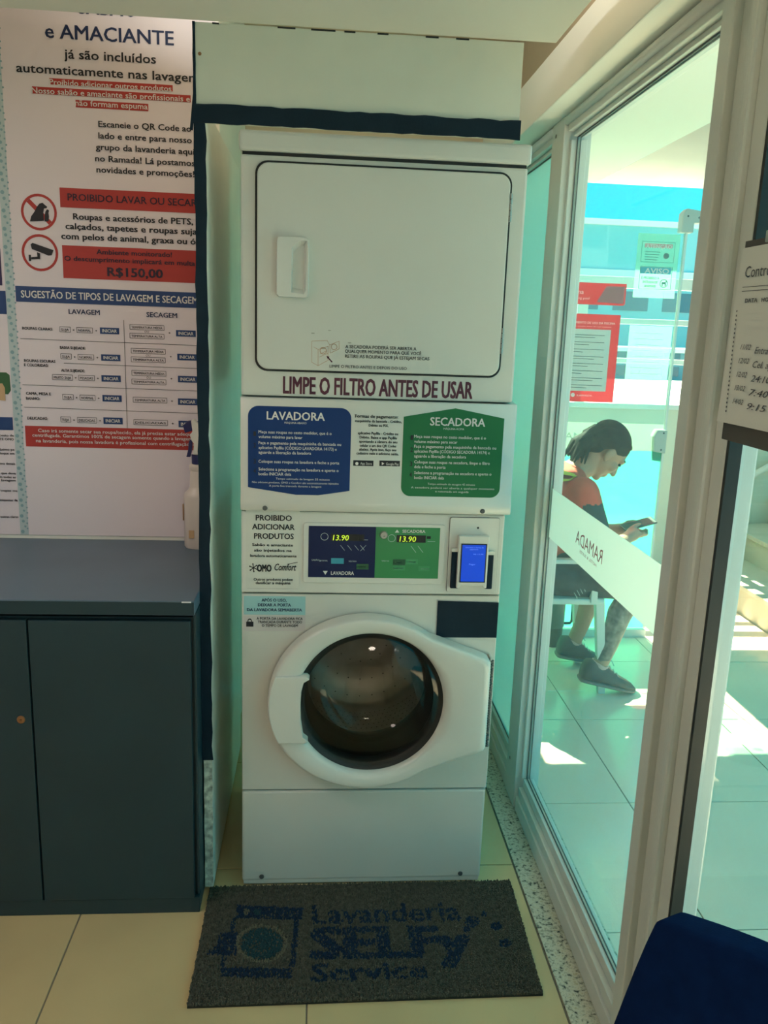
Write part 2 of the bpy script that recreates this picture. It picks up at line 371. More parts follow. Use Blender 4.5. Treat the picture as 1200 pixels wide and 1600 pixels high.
# ---- glazing along x = .9
wx0, wx1 = .868, .945
def tubebox(mb, y0, y1, prof):
    for a in prof: mb.box(a[0], a[1], y0, y1, a[2], a[3])
    return mb
def window(name, y0, y1, panemat, post=True, z_b=.118, z_t=2.100):
    o = bpy.data.objects.new(name, None); COL.objects.link(o); o.location = (.905, (y0+y1)/2, 0); WORG[o.name] = Vector(o.location); o['kind'] = 'structure'
    b = MB(); b.box(wx0, wx1, y0, y1, .004, .055); b.box(wx0+.007, wx1-.007, y0, y1, .055, .088); b.box(.889, .923, y0, y1, .088, z_b)
    build(b, 'bottom_rail', M['alu'], o, .003)
    b = MB(); b.box(wx0+.004, wx1, y0, y1, 2.112, 2.155); b.box(.888, .924, y0, y1, z_t, 2.112)
    build(b, 'top_rail', M['alu'], o, .003)
    build(MB().tube([(wx0+.002, y0, 2.140), (wx0+.002, y1, 2.140)], .012, 10), 'round_moulding', M['aluw'], o, smooth=True)
    build(MB().box(.902, .908, y0+.002, y1-.002, z_b-.005, z_t+.005), 'pane', panemat, o)
    g = MB()
    for a in (() if name == 'window_3' else (.8995, .9085)): g.box(a, a+.002, y0+.001, y1-.001, z_b, z_b+.004); g.box(a, a+.002, y0+.001, y1-.001, z_t-.004, z_t); g.box(a, a+.002, y0+.001, y0+.005, z_b, z_t); g.box(a, a+.002, y1-.005, y1-.001, z_b, z_t)
    if g.v: build(g, 'glazing_seal', M['grey'], o)
    return o
win1 = window('window_1', .50, 1.30, M['teal'])
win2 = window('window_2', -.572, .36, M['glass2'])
win3 = window('window_3', -2.2, -.757, M['glass'])
b = MB(); b.box(wx0-.003, wx1, .375, .50, .004, 2.155)
p = build(b, 'post', M['alu'], win1, .003)
build(MB().box(.884, .93, .36, .375, .118, 2.092), 'glazing_bead', M['alu'], win1, .002)
sw = MB()
for z in (2.118, .142): sw.add([(wx0-.0045, .455+.006*math.cos(k*.5236), z+.006*math.sin(k*.5236)) for k in range(12)], [tuple(range(12))])
build(sw, 'screw', M['dark'], win1)
build(MB().box(wx0-.002, wx1, -.616, -.572, .004, 2.155), 'post', M['alu'], win2, .003)
build(MB().box(wx0+.014, wx1-.01, -.665, -.616, .004, 2.155), 'door_jamb', M['alu'], win2, .003)
build(MB().box(wx0+.002, wx1-.004, -.684, -.665, .004, 2.10), 'stile_rib', M['alu'], win3, .006)
build(MB().box(wx0-.004, wx1-.004, -.705, -.684, .004, 2.10), 'stile_rib', M['alu'], win3, .006)
build(MB().box(wx0+.010, wx1-.008, -.748, -.705, .004, 2.10), 'stile', M['alu'], win3, .004)
build(MB().box(.880, .903, -.757, -.748, .118, 2.100), 'black_gasket', M['dark'], win3)
# frosted band with mirrored name on the middle pane
bd = build(MB().box(.9085,   .9095, -.567, .358, .945, 1.098), 'frosted_band', M['frost'], win2)
ty = Type(lambda u, v: (.9012, u, v), (-1, 0, 0))
ty.t('RAMADA', (-.148, 1.003), (.072, 1.003), .036, .0); build(ty.mb, 'lettering', M['film'], win2, label='red hotel name in reverse on the frosted band')
ty = Type(lambda u, v: (.9012, u, v), (-1, 0, 0)); ty.t('HOTEL & SUITES', (-.110, .985), (.03, .985), .008); build(ty.mb, 'small_lettering', M['film'], win2)
# ================================================================== outdoors
pf = struct(box('porch_floor', M['grout'], None, .985, 2.66, -3.6, 3.2, -.06, -.003))
for i in range(3):
    for j in range(-6, 6):
        x0 = .986 if i == 0 else 1.2775+.61*(i-1); x1 = 1.2735 if i == 0 else x0+.606
        y0 = .403+.618*j; y1 = min(y0+.614, 3.19)
        if i == 2: x1 = 2.655
        if y1-y0 > .05: box('tile', M['ptile'], pf, x0, x1, max(y0, -3.59), y1, -.004, 0, bevel=.0015)
struct(box('trim_4', M['soff'], None, .952, 1.54, -3.6, 2.22, 2.30, 2.66))
struct(build(MB().box(1.94, 6.0, 1.42, 3.50, 2.52, 2.66).box(1.54, 1.94, 1.42, 2.42, 2.52, 2.66), 'porch_ceiling', M['greyc']))  # unseen edges and notch shaped to place the sun on the floor
struct(box('wall_side', M['wallw'], None, .2, .95, 1.40, 3.22, 0, 2.66))
st = struct(box('stairs', M['concrete'], None, 2.66, 6.0, -1.0, 3.2, -.06, 0))
for k in range(7):
    x0 = 2.655+.29*k; z = .177*(k+1)
    box('riser', M['concrete'], st, x0+.008, 6.0, .6, 3.2, z-.177, z-.028)
    box('tread', M['concrete'], st, x0-.012, 6.0, .58, 3.2, z-.028, z, bevel=.003)
lw = struct(box('wall_parapet', M['cream'], None, .2, 6.0, 3.22, 6.20, -.3, 1.10))
box('coping', M['rail'], lw, .2, 6.0, 3.19, 6.25, 1.10, 1.135, bevel=.006)
hw = struct(build(MB().prism([(2.72, 1.135), (6.0, 1.135), (6.0, 4.4), (2.95, 2.06), (2.72, 2.06)], 3.25, 3.40), 'wall_stair', M['cream'], None))
rl = thing('balcony_railing', (1.5, 3.30, 1.135), 'white metal railing of three bars on the cream parapet beyond the porch', 'railing')
for x in (.30, 1.05, 1.86, 2.66): box('post', M['rail'], rl, x-.035, x+.035, 3.27, 3.33, 1.135, 1.90, bevel=.004)
for z, h in ((1.895, .035), (1.655, .018), (1.405, .016)): box('rail', M['rail'], rl, .2, 2.72, 3.275, 3.325, z-h, z+h, bevel=.004)
hr = thing('stair_handrail', (3.2, 3.14, .5), 'white slanting double handrail rising along the cream wall beside the stone steps', 'handrail')
for dz in (0, .30):
    build(MB().tube([(2.70, 3.13, .475+dz), (5.2, 3.13, 2.0+dz)], .021, 12), 'rail', M['rail'], hr, smooth=True)
for x in (2.9, 3.7, 4.5): 
    zz = .475+(x-2.7)*.61
    for dz in (0, .3): build(MB().tube([(x, 3.235, zz+dz), (x, 3.13, zz+dz)], .01, 8), 'bracket', M['rail'], hr)
struct(box('ground', M['ground'], None, -80, 120, 3.40, 140, -.3, -.06))
def building(loc, label, wx, wz, wallm, rows, cols, rowz, winh, bands, depth=6):
    o = thing('building', loc, label, 'building')
    x0, y, z0 = loc
    box('wall', wallm, o, x0, x0+wx, y, y+depth, z0, wz)
    for z, h in bands: box('floor_band', M['bldw'], o, x0-.1, x0+wx+.1, y-.25, y, z, z+h)
    step = wx/cols
    me = None
    for r in range(rows):
        for c in range(cols):
            a = x0+step*(c+.15); box('window', M['bwin'], o, a, a+step*.7, y-.06, y+.01, rowz[r], rowz[r]+winh)
    return o
building((2, 52, -.06), 'long building tinted with pale blue haze far beyond the railing, tallest on the horizon', 46, 8.6, M['bld'], 1, 14, (3.2,), 1.2, ((5.2, .5), (8.4, .35)), 8)
building((6, 30, -.06), 'low haze-tinted blue building with rows of windows seen just above the parapet', 24, 1.15, M['bldb'], 2, 26, (.1, .62), .36, ((1.0, .15),), 5)
# ---- glass pool gate
gy = 1.99
gt = thing('pool_gate', (1.6, gy, 0), 'frameless green glass gate with metal patch fittings behind the seated person', 'gate')
build(MB().box(1.02, 1.934, gy, gy+.010, .045, 2.075), 'pane', M['gateglass'], gt)
build(MB().box(1.02, 1.932, gy-.0026, gy-.0014, .046, .994), 'frosted_panel', M['gfilm'], gt)
build(MB().box(1.02, 1.940, gy-.03, gy+.04, .0, .045), 'bottom_rail', M['alu'], gt, .004)
build(MB().box(1.934, 1.944, gy-.006, gy+.016, .045, 2.07), 'edge_seal', M['alu'], gt)
build(MB().prism([(1.905, 2.055), (1.965, 2.055), (1.965, 2.100), (2.005, 2.100), (2.005, 2.155), (1.925, 2.165), (1.905, 2.145)], gy-.022, gy+.032), 'patch_fitting', M['fitting'], gt, .006)
build(MB().prism([(1.882, .995), (1.945, .985), (1.945, 1.105), (1.892, 1.105), (1.876, 1.07)], gy-.022, gy+.032), 'patch_fitting', M['fitting'], gt, .006)
for x, z in ((1.925, 1.09), (1.92, 1.005), (1.93, 2.13), (1.985, 2.125)): build(MB().disc((x, z), .005, gy-.0225, 10), 'screw', M['dark'], gt)
build(MB().box(1.02, 1.930, gy-.0025, gy-.0015, .995, 1.132), 'frosted_band', M['gband'], gt)
q = PxType(gy, .004); q.w('RAMADA', (872, 684), (948, 690), 11, .0); q.out('lettering', M['filmf'], gt)
def sign(name, a, b, mt, label, cat, y=gy-.004, th=.002, tr=None):
    A = at(*a, 1, y); B = at(*b, 1, y); x1 = B.x
    pts = rrect(A.x, x1, B.z, A.z, .012, corners=tr) if tr else [(A.x, B.z), (x1, B.z), (x1, A.z), (A.x, A.z)]
    o = thing(name, ((A.x+x1)/2, y, B.z), label, cat)
    build(MB().prism(pts, y-th, y), 'plate', mt, o); return o
s = sign('pool_sign', (883, 440), (976, 478), M['signred'], 'red round-cornered pool sign stuck above the rules poster on the glass gate', 'sign', tr=(1, 1, 0, 0))
q = PxType(gy-.007); q.w('Piscina', (885, 458), (912, 459.5), 7, .0); q.w('Swimming pool', (885, 466.5), (921, 468), 4, .0); q.out('lettering', M['pale'], s)
q = PxType(gy-.0066); q.poly([(932, 472), (948, 447), (977, 448), (974, 475)]); q.out('emblem', M['film'], s)
s = sign('regulation_poster', (878, 489), (957, 629), M['signred'], 'tall red poster of pool rules with a white text field, on the glass gate', 'poster')
q = PxType(gy-.0066); q.bar((883, 513), (946, 612)); q.out('text_field', M['stickw'], s)
q = PxType(gy-.007); q.w('REGULAMENTO DE USO DA PISCINA', (882, 504), (961, 508), 3.5, .01); q.w('Leia com atenção antes de usar a piscina', (886, 509), (955, 512.5), 1.6, 0); q.disc((895, 617), 3.2); q.w('RAMADA', (901, 619), (925, 620), 3, 0); q.out('lettering', M['pale'], s)
q = PxType(gy-.0075)
for k in range(8):
    y = 522+k*11.2; q.ln((887-k*.9, y), (945-k*.7, y+2.6), .0022); q.ln((887-k*.9, y+4), (930-k*.7-(k % 3)*9, y+5.7), .0022)
q.out('rule_text', M['black'], s)
s = sign('notice_sign', (998, 364), (1053, 467), M['signgreen'], 'pale green double notice with blue heading bar, on the gate beside its top fitting', 'sign')
q = PxType(gy-.0066); q.bar((1001, 417), (1048, 429)); q.out('heading_bar', M['aviso'], s)
q = PxType(gy-.0066); q.bar((1008, 380), (1051, 388)); q.out('red_heading', M['pink'], s)
q = PxType(gy-.007); q.w('AVISO', (1007, 426.5), (1045, 428.5), 8, .02); q.w('ATENÇÃO', (1009, 387), (1050, 389.5), 6, .02); q.out('lettering', M['paperw'], s)
q = PxType(gy-.007); q.frame((1004, 377), (1052, 411), .002); q.frame((1001, 416), (1047, 453), .002)
for k, t in enumerate(('É PROIBIDO A', 'ENTRADA DE', 'ANIMAIS')): q.w(t, (1002+k*2, 435.5+k*6.4), (1030-k*3, 437+k*6.4), 4, .02)
for k in range(4): q.ln((1008-k*.4, 393+k*4), (1032-k*2, 394.2+k*4), .003)
q.disc((1041, 400), 4.5); q.ring((1037, 443), 5.2, 6.2)
q.bar((1034, 441), (1040, 444)); q.bar((1034, 444), (1035.2, 447)); q.bar((1038.8, 444), (1040, 447)); q.poly([(1039, 441), (1042, 438), (1042.4, 441)])
q.out('dark_print', M['signdark'], s)
s = sign('paper_notice', (984, 508), (1041, 605), M['signgreen'], 'blank looking pale sheet taped to the glass gate below the double notice', 'paper')
q = PxType(gy-.007)
for k in range(9): q.ln((992-k, 520+k*9), (1036-k*.8, 522+k*9), .0015)
q.out('faint_lines', M['filmf'], s)
# ================================================================== poster on the back wall
yw = .4775
A = at(0, 12, 1, yw); Bq = at(45, 835, 1, yw)
po = thing('wall_poster', (-.5, yw, Bq.z), 'large pinkish laundry rules poster on the wall above the counter', 'poster')
box('sheet', M['paper'], po, -1.15, -.114, yw-.003, yw, Bq.z, 2.50)
Y = yw-.003
def pt(mt, name='lettering', lift=.0016): return PxType(Y, lift), mt, name
n_, bk, wh, rd, bl, dk, rdk = [PxType(Y, l) for l in (.0016, .0016, .0024, .0008, .0012, .0020, .0012)]
n_.w('SABÃO', (122, 22), (216, 26), 26, .02)
n_.w('e AMACIANTE', (71, 60), (272, 70), 22, .015)
bk.w('já são incluídos', (101, 93), (244, 98), 14.5, .015); bk.w('automaticamente nas lavagen', (26, 115), (305, 126), 14, .015)
rd.bar((77, 122), (270, 143)); rd.bar((50, 135), (298, 160)); rd.bar((118, 156), (232, 174))
wh.w('Proibido adicionar outros produtos', (78, 135), (268, 141), 9, .01); wh.w('Nosso sabão e amaciante são profissionais e', (50, 147), (297, 158), 9, .01); wh.w('não formam espuma', (118, 166), (231, 170.5), 9, .01)
for k, (t, a, b) in enumerate((('Escaneie o QR Code ao', (154, 199.5), (299, 205)), ('lado e entre para nosso', (154, 217.5), (300, 223)), ('grupo da lavanderia aqui', (150, 235), (304, 241)), ('no Ramada! Lá postamos', (149, 253), (305, 259)), ('novidades e promoções!', (151, 270), (304, 276.5)))): bk.w(t, a, b, 9.5, .02)
rd.bar((93, 293), (318, 334)); dk.w('PROIBIDO LAVAR OU SECAR', (106, 313.5), (308, 322.5), 11, .012)
bk.w('Roupas e acessórios de PETS,', (114.5, 343), (302, 351), 9.5, .025); bk.w('calçados, tapetes e roupas suja', (102.5, 358), (308, 366.5), 9.5, .025); bk.w('com pelos de animal, graxa ou ól', (96, 373.5), (309, 382), 9.5, .025)
rd.bar((97, 383), (318, 443)); dk.w('Ambiente monitorado!', (151, 397), (269, 402), 7.5, .02); dk.w('O descumprimento implicará em multa', (101, 407), (305, 415.5), 7.5, .02); dk.w('R$150,00', (168, 431), (255, 435), 13.5, .03)
bl.bar((24, 446.5), (320, 482)); wh.w('SUGESTÃO DE TIPOS DE LAVAGEM E SECAGEM', (33.4, 464), (309.4, 475.5), 11, .018)
n_.w('LAVAGEM', (107.6, 490.5), (156.4, 492), 7.5, .02); n_.w('SECAGEM', (229, 495), (277, 497), 7.5, .02)
def step(t, x0, x1, y0, h=8):
    bk.frame((x0, y0), (x1, y0+h+(x1-x0)*.036), .0011); bk.w(t, (x0+2.5, y0+h-1.6), (x1-2.5, y0+h-1.6+(x1-x0)*.03), h-4.2, .01)
def start(x0, x1, y0, h=10):
    bl.bar((x0, y0), (x1, y0+h+1)); wh.w('INICIAR', (x0+4, y0+h-2.4), (x1-3.5, y0+h-1.5), h-5, .02)
def plus(x, y): bk.w('+', (x-1.7, y+2), (x+1.7, y+2), 3.4, .03)
for t, x0, x1, yl in (('ROUPAS CLARAS:', 35, 83, 515), ('BAIXA SUJIDADE:', 94, 134, 545), ('ROUPAS ESCURAS', 38, 87, 565.5), ('E COLORIDAS:', 38, 76, 572), ('ALTA SUJIDADE:', 96, 133, 580.5), ('CAMA, MESA E', 41, 80, 616.5), ('BANHO:', 41, 63, 624), ('DELICADAS:', 43, 75, 655)):
    bk.w(t, (x0, yl), (x1, yl+1.2), 4.2, .03)
for a, b, y, r in (((93.5, 110.5, 'SUJA'), (120, 145, 'NORMAL'), 510.5, 156), ((95, 112, 'SUJA'), (122, 147, 'NORMAL'), 552.5, 158), ((82, 114, 'MUITO SUJA'), (123, 148, 'PESADAS'), 585, 158.5), ((98, 115, 'SUJA'), (125, 149, 'NORMAL'), 616, 160), ((95, 111, 'SUJA'), (121, 151.5, 'DELICADAS'), 651, 161.5)):
    step(a[2], a[0], a[1], y); step(b[2], b[0], b[1], y+1); start(r, r+30.5, y+1); plus((a[1]+b[0])/2, y+5); plus((b[1]+r)/2, y+6)
for y, x, two in ((507, 203, 1), (544, 205, 1), (578.5, 206, 1), (620.5, 208, 0), (655.5, 209, 2)):
    if two == 1:
        step('TEMPERATURA MÉDIA', x, x+53.5, y, 7.5); step('TEMPERATURA ALTA', x, x+53.5, y+13.5, 7.5); bk.w('OU', (x+23, y+13), (x+30, y+13.2), 3.4, .0); start(x+72, x+103, y+8.6); plus(x+62, y+13)
    else:
        step('TEMPERATURA ALTA' if two == 0 else 'DELICADAS', x, x+53, y, 7.5); start(x+70, x+101, y+1.8); plus(x+61, y+6)
for a, b in (((32, 529), (312, 540)), ((100, 567.5), (312, 576)), ((35.4, 601), (312, 611)), ((38, 636), (312, 646)), ((193.5, 500), (199, 669))): bk.ln(a, b, .0012)
rd.bar((39, 665), (322, 704))
wh.w('Caso irá somente secar sua roupa/tecido, ela já precisa estar adequadam', (60, 674), (316, 682), 5.2, .01); wh.w('centrifugada. Garantimos 100% de secagem somente quando a lavagem tam', (51, 681), (316, 689.5), 5.2, .01); wh.w('na lavanderia, pois nossa lavadora é profissional com centrifugação e', (56.7, 689.5), (303, 698), 5.2, .01)
# prohibition symbols
rd.ring((61, 331.5), 24, 28); rd.ring((62.6, 395), 24.5, 28.5)
bk.poly([(47, 346), (49, 338), (54, 331), (58, 323), (62, 318), (67, 317), (70, 320), (74, 323), (73, 325.5), (69, 326), (68, 332), (69, 345), (62, 345.5)]); bk.poly([(70, 346), (70, 336), (71.5, 330), (74, 327), (77, 329), (76, 333), (77, 339), (76, 346)])
rdk.ln((44, 313), (79, 349), .012)
bk.poly([(48, 382), (51, 379.5), (84, 391), (81, 399), (76, 399.5), (50, 389)]); bk.bar((45, 398), (49, 408)); bk.poly([(49, 402), (60, 401), (60, 405), (49, 405.5)]); bk.poly([(58, 394), (63, 396), (63, 405), (59, 405)])
# left-hand column that runs out of the frame
sp = PxType(Y, .0006); z0, z1 = Bq.z, 2.49
sp.mb.rect(-.720, -.695, z0, z1, Y-.0006); sp.out('blue_stripe', M['stripe'], po)
dm = MB(); zz = z0+.01; k = 0
while zz < z1-.01:
    r = (.0056, .0034, .0046)[k % 3]; dm.disc((-.712+(.0, .008, .003)[k % 3]+random.uniform(-.001, .001), zz), r, Y-.0012, 12); dm.disc((-.696+random.uniform(-.002, .003), zz+.01), .0028, Y-.0012, 8); zz += .0165; k += 1
build(dm, 'dot_pattern', M['dots'], po)
pp = PxType(Y, .0012); pp.bar((-60, 386), (4, 446)); pp.out('purple_block', M['purple'], po)
bl.bar((-60, 452), (11, 491)); bl.bar((-60, 650), (21, 672))
g = PxType(Y, .0008); g.mb.prism([(x, z) for x, z in map(g.p, [(-20, 581), (10, 582), (15, 586), (17, 610), (13, 616), (-20, 614)])], Y-.0012, Y-.0006); g.out('green_bag', M['gleaf'], po)
g = PxType(Y, .0018); g.poly([(-20, 600), (4, 599), (8, 606), (9, 626), (-20, 624)]); g.out('peach_block', M['peach'], po)
for t, x, yl in (('o cesto de', 22, 682), ('ESTE OMO', 22, 688), ('máximo pe', 23, 704), ('coloque em', 23, 710), ('nunca demais', 24, 726), ('o que deva', 25, 741), ('em todas as', 25, 747), ('a lavagem', 25, 752), ('roupas ou', 27, 768), ('etiquetas da', 28, 783), ('outras claras', 29, 809)):
    bk.w(t, (x-28, yl-.6), (x, yl+.4), 3.6, .02)
n_.out('navy_lettering', M['navy'], po); bk.out('lettering', M['black'], po); wh.out('white_lettering', M['pale'], po); rd.out('red_block', M['red'], po); bl.out('blue_block', M['blue'], po); dk.out('dark_lettering', M['ink'], po); rdk.out('red_slash', M['red'], po)
# ================================================================== boards round the machine
def wob(z0, z1, xa, xb, n=26, amp=.0022, seed=1):     # wavy strip of tape in x,z running in z
    rr = random.Random(seed); L = []; Rr = []
    for i in range(n+1):
        z = z0+(z1-z0)*i/n; L.append((xa+rr.uniform(-amp, amp), z)); Rr.append((xb+rr.uniform(-amp, amp), z))
    return L+Rr[::-1]
pb = thing('partition_board', (-.09, .2, 0), 'white upright board between the blue cabinet and the washing machine, chipped bare at its foot', 'board')
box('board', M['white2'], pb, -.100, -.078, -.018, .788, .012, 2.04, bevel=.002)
build(MB().prism(wob(.014, .42, -.1005, -.0775, 14, .0009, 4), -.0195, -.0175), 'bare_edge', M['raw'], pb, label='chipped bare edge where the tape has peeled')
build(MB().prism(wob(.405, 2.004, -.104, -.0765, 40, .0022, 2), -.024, -.019), 'navy_tape', M['navyt'], pb, label='dark navy tape along the front edge')
hb = thing('header_board', (.27, -.01, 2.04), 'white board closing the gap between the ceiling and the top machine', 'board')
box('board', M['white'], hb, -.098, .648, -.022, -.002, 2.004, H-.002, bevel=.001)
up = [(-.105+.757*i/30, 2.041+random.uniform(-.0018, .0018)) for i in range(31)]; dn = [(-.105+.757*i/30, 2.001+random.uniform(-.0015, .0015)) for i in range(31)]
build(MB().prism(dn+up[::-1], -.027, -.0225), 'navy_tape', M['navyt'], hb, label='dark navy tape along the lower edge')
b = MB()
for xa, xb in ((-.06, -.045), (.085, .125), (.16, .215), (.235, .26), (.31, .335), (.42, .45), (.49, .52)): box('dark_gap', M['dark'], hb, xa, xb, -.0232, -.021, H-.005, H-.0015)
build(MB().disc((-.088, 2.145), .004, -.0226, 12), 'nail_hole', M['brass'], hb)
b = MB(); b.prism(wob(2.035, 2.21, -.1035, -.0975, 8, .0006, 9), -.0255, -.021); b.hexa([(-.112, -.026, 1.985), (-.105, -.026, 1.983), (-.105, -.0255, 1.983), (-.112, -.0255, 1.985), (-.104, -.026, 2.06), (-.097, -.026, 2.06), (-.097, -.0255, 2.06), (-.104, -.0255, 2.06)])
build(b, 'loose_tape_end', M['navyt'], hb)
# ================================================================== dryer
W = .683
dr = thing('tumble_dryer', (W/2, .35, 1.095), 'white tumble dryer with square door, stacked above the washing machine', 'dryer')
box('outer_shell', M['enamel'], dr, 0, W, 0, .52, 1.384, 1.944, bevel=.006)
box('top_cap', M['enamel'], dr, -.004, W+.006, -.006, .52, 1.951, 1.997, bevel=.009, seg=3)
build(MB().box(.004, W-.004, .004, .51, 1.942, 1.953), 'cap_gap', M['dark'], dr)
build(MB().prism(rrect(.034, .646, 1.445, 1.932, .030), -.002, .002), 'door_gap', M['dark'], dr)
dd = build(MB().prism(rrect(.0395, .6405, 1.4505, 1.9265, .027, 8), -.012, 0), 'door', M['enamel'], dr, .003)
# recessed pull
b = MB(); hx0, hx1, hz0, hz1 = .086, .163, 1.622, 1.762
b.plate(rrect(hx0, hx1, hz0, hz1, .008), ((hx0+hx1)/2+.008, (hz0+hz1)/2), .001, [(0, -.012), (0, -.017), (.03, -.020), (.10, -.020)], 64)
v = MB(); pk = [(.121, 1.634), (.156, 1.630), (.158, 1.755), (.140, 1.752), (.122, 1.738)]
h = MB(); h.plate(rrect(hx0, hx1, hz0, hz1, .008), (.138, 1.692), .012, [(0, -.012), (0, -.018), (.03, -.021)], 64)
outer = rrect(hx0+.0015, hx1-.0015, hz0+.0015, hz1-.0015, .007)
def ringbetween(mb, o, i, yo, yi, n=72):
    c = (sum(p[0] for p in i)/len(i), sum(p[1] for p in i)/len(i))
    t = MB(); t.plate(o, c, 0, [(0, yo)], n); t2 = MB(); t2.plate(i, c, 0, [(0, yi)], n)
    # sample both outlines at the same angles
    ang = [2*math.pi*k/n for k in range(n)]
    def ray(poly, a):
        d = (math.cos(a), math.sin(a)); best = 9
        for k in range(len(poly)):
            p, q = poly[k], poly[(k+1) % len(poly)]; ex, ez = q[0]-p[0], q[1]-p[1]; den = d[0]*ez-d[1]*ex
            if abs(den) < 1e-12: continue
            px, pz = p[0]-c[0], p[1]-c[1]; tt = (px*ez-pz*ex)/den; u = (px*d[1]-pz*d[0])/den
            if tt > 0 and -1e-6 <= u <= 1+1e-6: best = min(best, tt)
        return (c[0]+d[0]*best, c[1]+d[1]*best)
    vs = [(x, yo, z) for x, z in (ray(o, a) for a in ang)]+[(x, yi, z) for x, z in (ray(i, a) for a in ang)]
    mb.add(vs, [(k, (k+1) % n, n+(k+1) % n, n+k) for k in range(n)])
h = MB(); ringbetween(h, rrect(hx0, hx1, hz0, hz1, .008), outer, -.012, -.028); ringbetween(h, outer, pk, -.028, -.0275)
pk2 = [(.124, 1.645), (.150, 1.642), (.152, 1.745), (.142, 1.742), (.125, 1.728)]
ringbetween(h, pk, pk2, -.0275, -.0130); h.add([(x, -.013, z) for x, z in pk2], [tuple(range(5))])
build(h, 'handle', M['enamel2'], dd, label='white moulded pull with a recessed finger pocket')
for z0_, z1_ in ((1.818, 1.884), (1.505, 1.569)):
    b = MB()
    for k in range(5): b.tube([(.6435, -.010, z0_+(z1_-z0_)*(k+.06)/5), (.6435, -.010, z0_+(z1_-z0_)*(k+.94)/5)], .004, 8)
    build(b, 'hinge', M['chrome'], dr)
q = PxType(-.012, .0006); q.w('A SECADORA PODERÁ SER ABERTA A', (539.6, 544), (650.5, 547.5), 5, .015); q.w('QUALQUER MOMENTO PARA QUE VOCÊ', (539, 551), (658, 555), 5, .015); q.w('RETIRE AS ROUPAS QUE JÁ ESTEJAM SECAS', (539, 558.5), (670.7, 563.3), 5, .015); q.w('LIMPE O FILTRO ANTES E DEPOIS DO USO', (514.8, 574), (635.5, 578.3), 4.5, .005); q.out('lettering', M['black'], dd)
q = PxType(-.012, .0006)
for a, b_ in (((487, 533), (487, 566)), ((487, 566), (497, 571.5)), ((497, 571.5), (514, 562)), ((497, 571.5), (497, 546)), ((487, 533), (511, 532)), ((497, 546), (513, 541)), ((490, 542), (497, 546)), ((513, 541), (512, 562)), ((515, 539), (530, 533)), ((530, 533), (530, 545)), ((530, 545), (516, 552)), ((515, 539), (516, 552)), ((511, 532), (515, 539)), ((500, 553), (511, 548)), ((499, 558), (512, 552))): q.ln(a, b_, .0008)
q.ring((505, 548), 4.6, 5.4); q.ring((522, 542), 4, 4.7); q.out('filter_drawing', M['brass'], dd)
q = PxType(-.012, .0008); q.ln((512, 558), (519, 566), .003); q.poly([(510, 556), (515, 557.5), (512, 561)]); q.out('arrow', M['maroon'], dd)
q = PxType(0, .0006); q.w('LIMPE O FILTRO ANTES DE USAR', (442, 615), (738, 622), 26, .035); q.out('large_lettering', M['maroon'], dr)
for x, z, r in ((.20, 1.505, .004), (.175, 1.54, .003), (.265, 1.52, .003), (.215, 1.548, .0025)): build(MB().disc((x, z), r, -.0125, 10, 1.6, .5), 'scuff_mark', M['scuff'], dd)
# instruction panel with its rounded lower lip
yp = -.012
prof = [(1.380, 0), (1.380, -.008), (1.374, yp), (1.140, yp), (1.120, yp-.006), (1.102, yp-.006), (1.095, yp-.001), (1.092, .006), (1.092, .05), (1.384, .05)]
vs = []; fs = []; n = len(prof)
for x in (-.001, .006, W+.004, W+.011):
    k = .004 if x in (-.001, W+.011) else 0
    vs += [(x, y+k if y < 0 else y, z) for z, y in prof]
for i in range(3): fs += [(i*n+j, i*n+(j+1) % n, (i+1)*n+(j+1) % n, (i+1)*n+j) for j in range(n)]
fs += [tuple(range(n)), tuple(range(4*n-1, 3*n-1, -1))]
ip = build(MB().add(vs, fs), 'instruction_panel', M['enamel2'], dr, smooth='auto')
L = yp-.0008
def px2(y, pts): return [(v.x, v.z) for v in (at(a, b_, 1, y) for a, b_ in pts)]
a = px2(yp, [(387.5, 761), (481, 776), (546, 767), (547, 638), (387.5, 634)])
x0, x1, zt = a[0][0], a[2][0], a[3][1]
blp = [a[0], a[1], (x1, a[2][1])]+[(x1-.026+.026*math.cos(t*math.pi/16), zt-.026+.026*math.sin(t*math.pi/16)) for t in range(9)]+[(x0+.026-.026*math.sin(t*math.pi/16), zt-.026+.026*math.cos(t*math.pi/16)) for t in range(9)]
build(MB().prism(blp, L, yp), 'blue_sticker', M['pblue'], ip)
a = px2(yp, [(631, 651), (712, 638), (788, 654), (783, 778), (627, 774)])
x0, x1, zb = a[0][0], a[2][0], a[3][1]
gp = [a[0], a[1], a[2]]+[(x1-.024+.024*math.cos(t*math.pi/16), zb+.024-.024*math.sin(t*math.pi/16)) for t in range(9)]+[(x0+.024-.024*math.sin(t*math.pi/16), zb+.024-.024*math.cos(t*math.pi/16)) for t in range(9)]
build(MB().prism(gp[::-1], L, yp), 'green_sticker', M['pgreen'], ip)
q = PxType(yp, .0014); d = PxType(yp, .0014)
q.w('LAVADORA', (416.7, 655), (507.5, 657.5), 12.5, .02); q.w('MÁQUINA ABAIXO', (444.5, 661.7), (479, 662.7), 3, 0)
for t, y, xr in (('Meça suas roupas no cesto medidor, que é o', 677.5, 518), ('volume máximo para lavar', 684.7, 472.5), ('Faça o pagamento pela maquininha da bancada ou', 694.5, 533), ('aplicativo PayBlu (CÓDIGO LAVADORA 14173) e', 702, 526), ('aguarde a liberação da lavadora', 709, 486), ('Coloque suas roupas na lavadora e feche a porta', 723.5, 530), ('Selecione a programação na lavadora e aperte o', 735.5, 529), ('botão INICIAR dela', 742.5, 455)): q.w(t, (404, y), (xr, y+(xr-404)*.011), 4.6, .012)
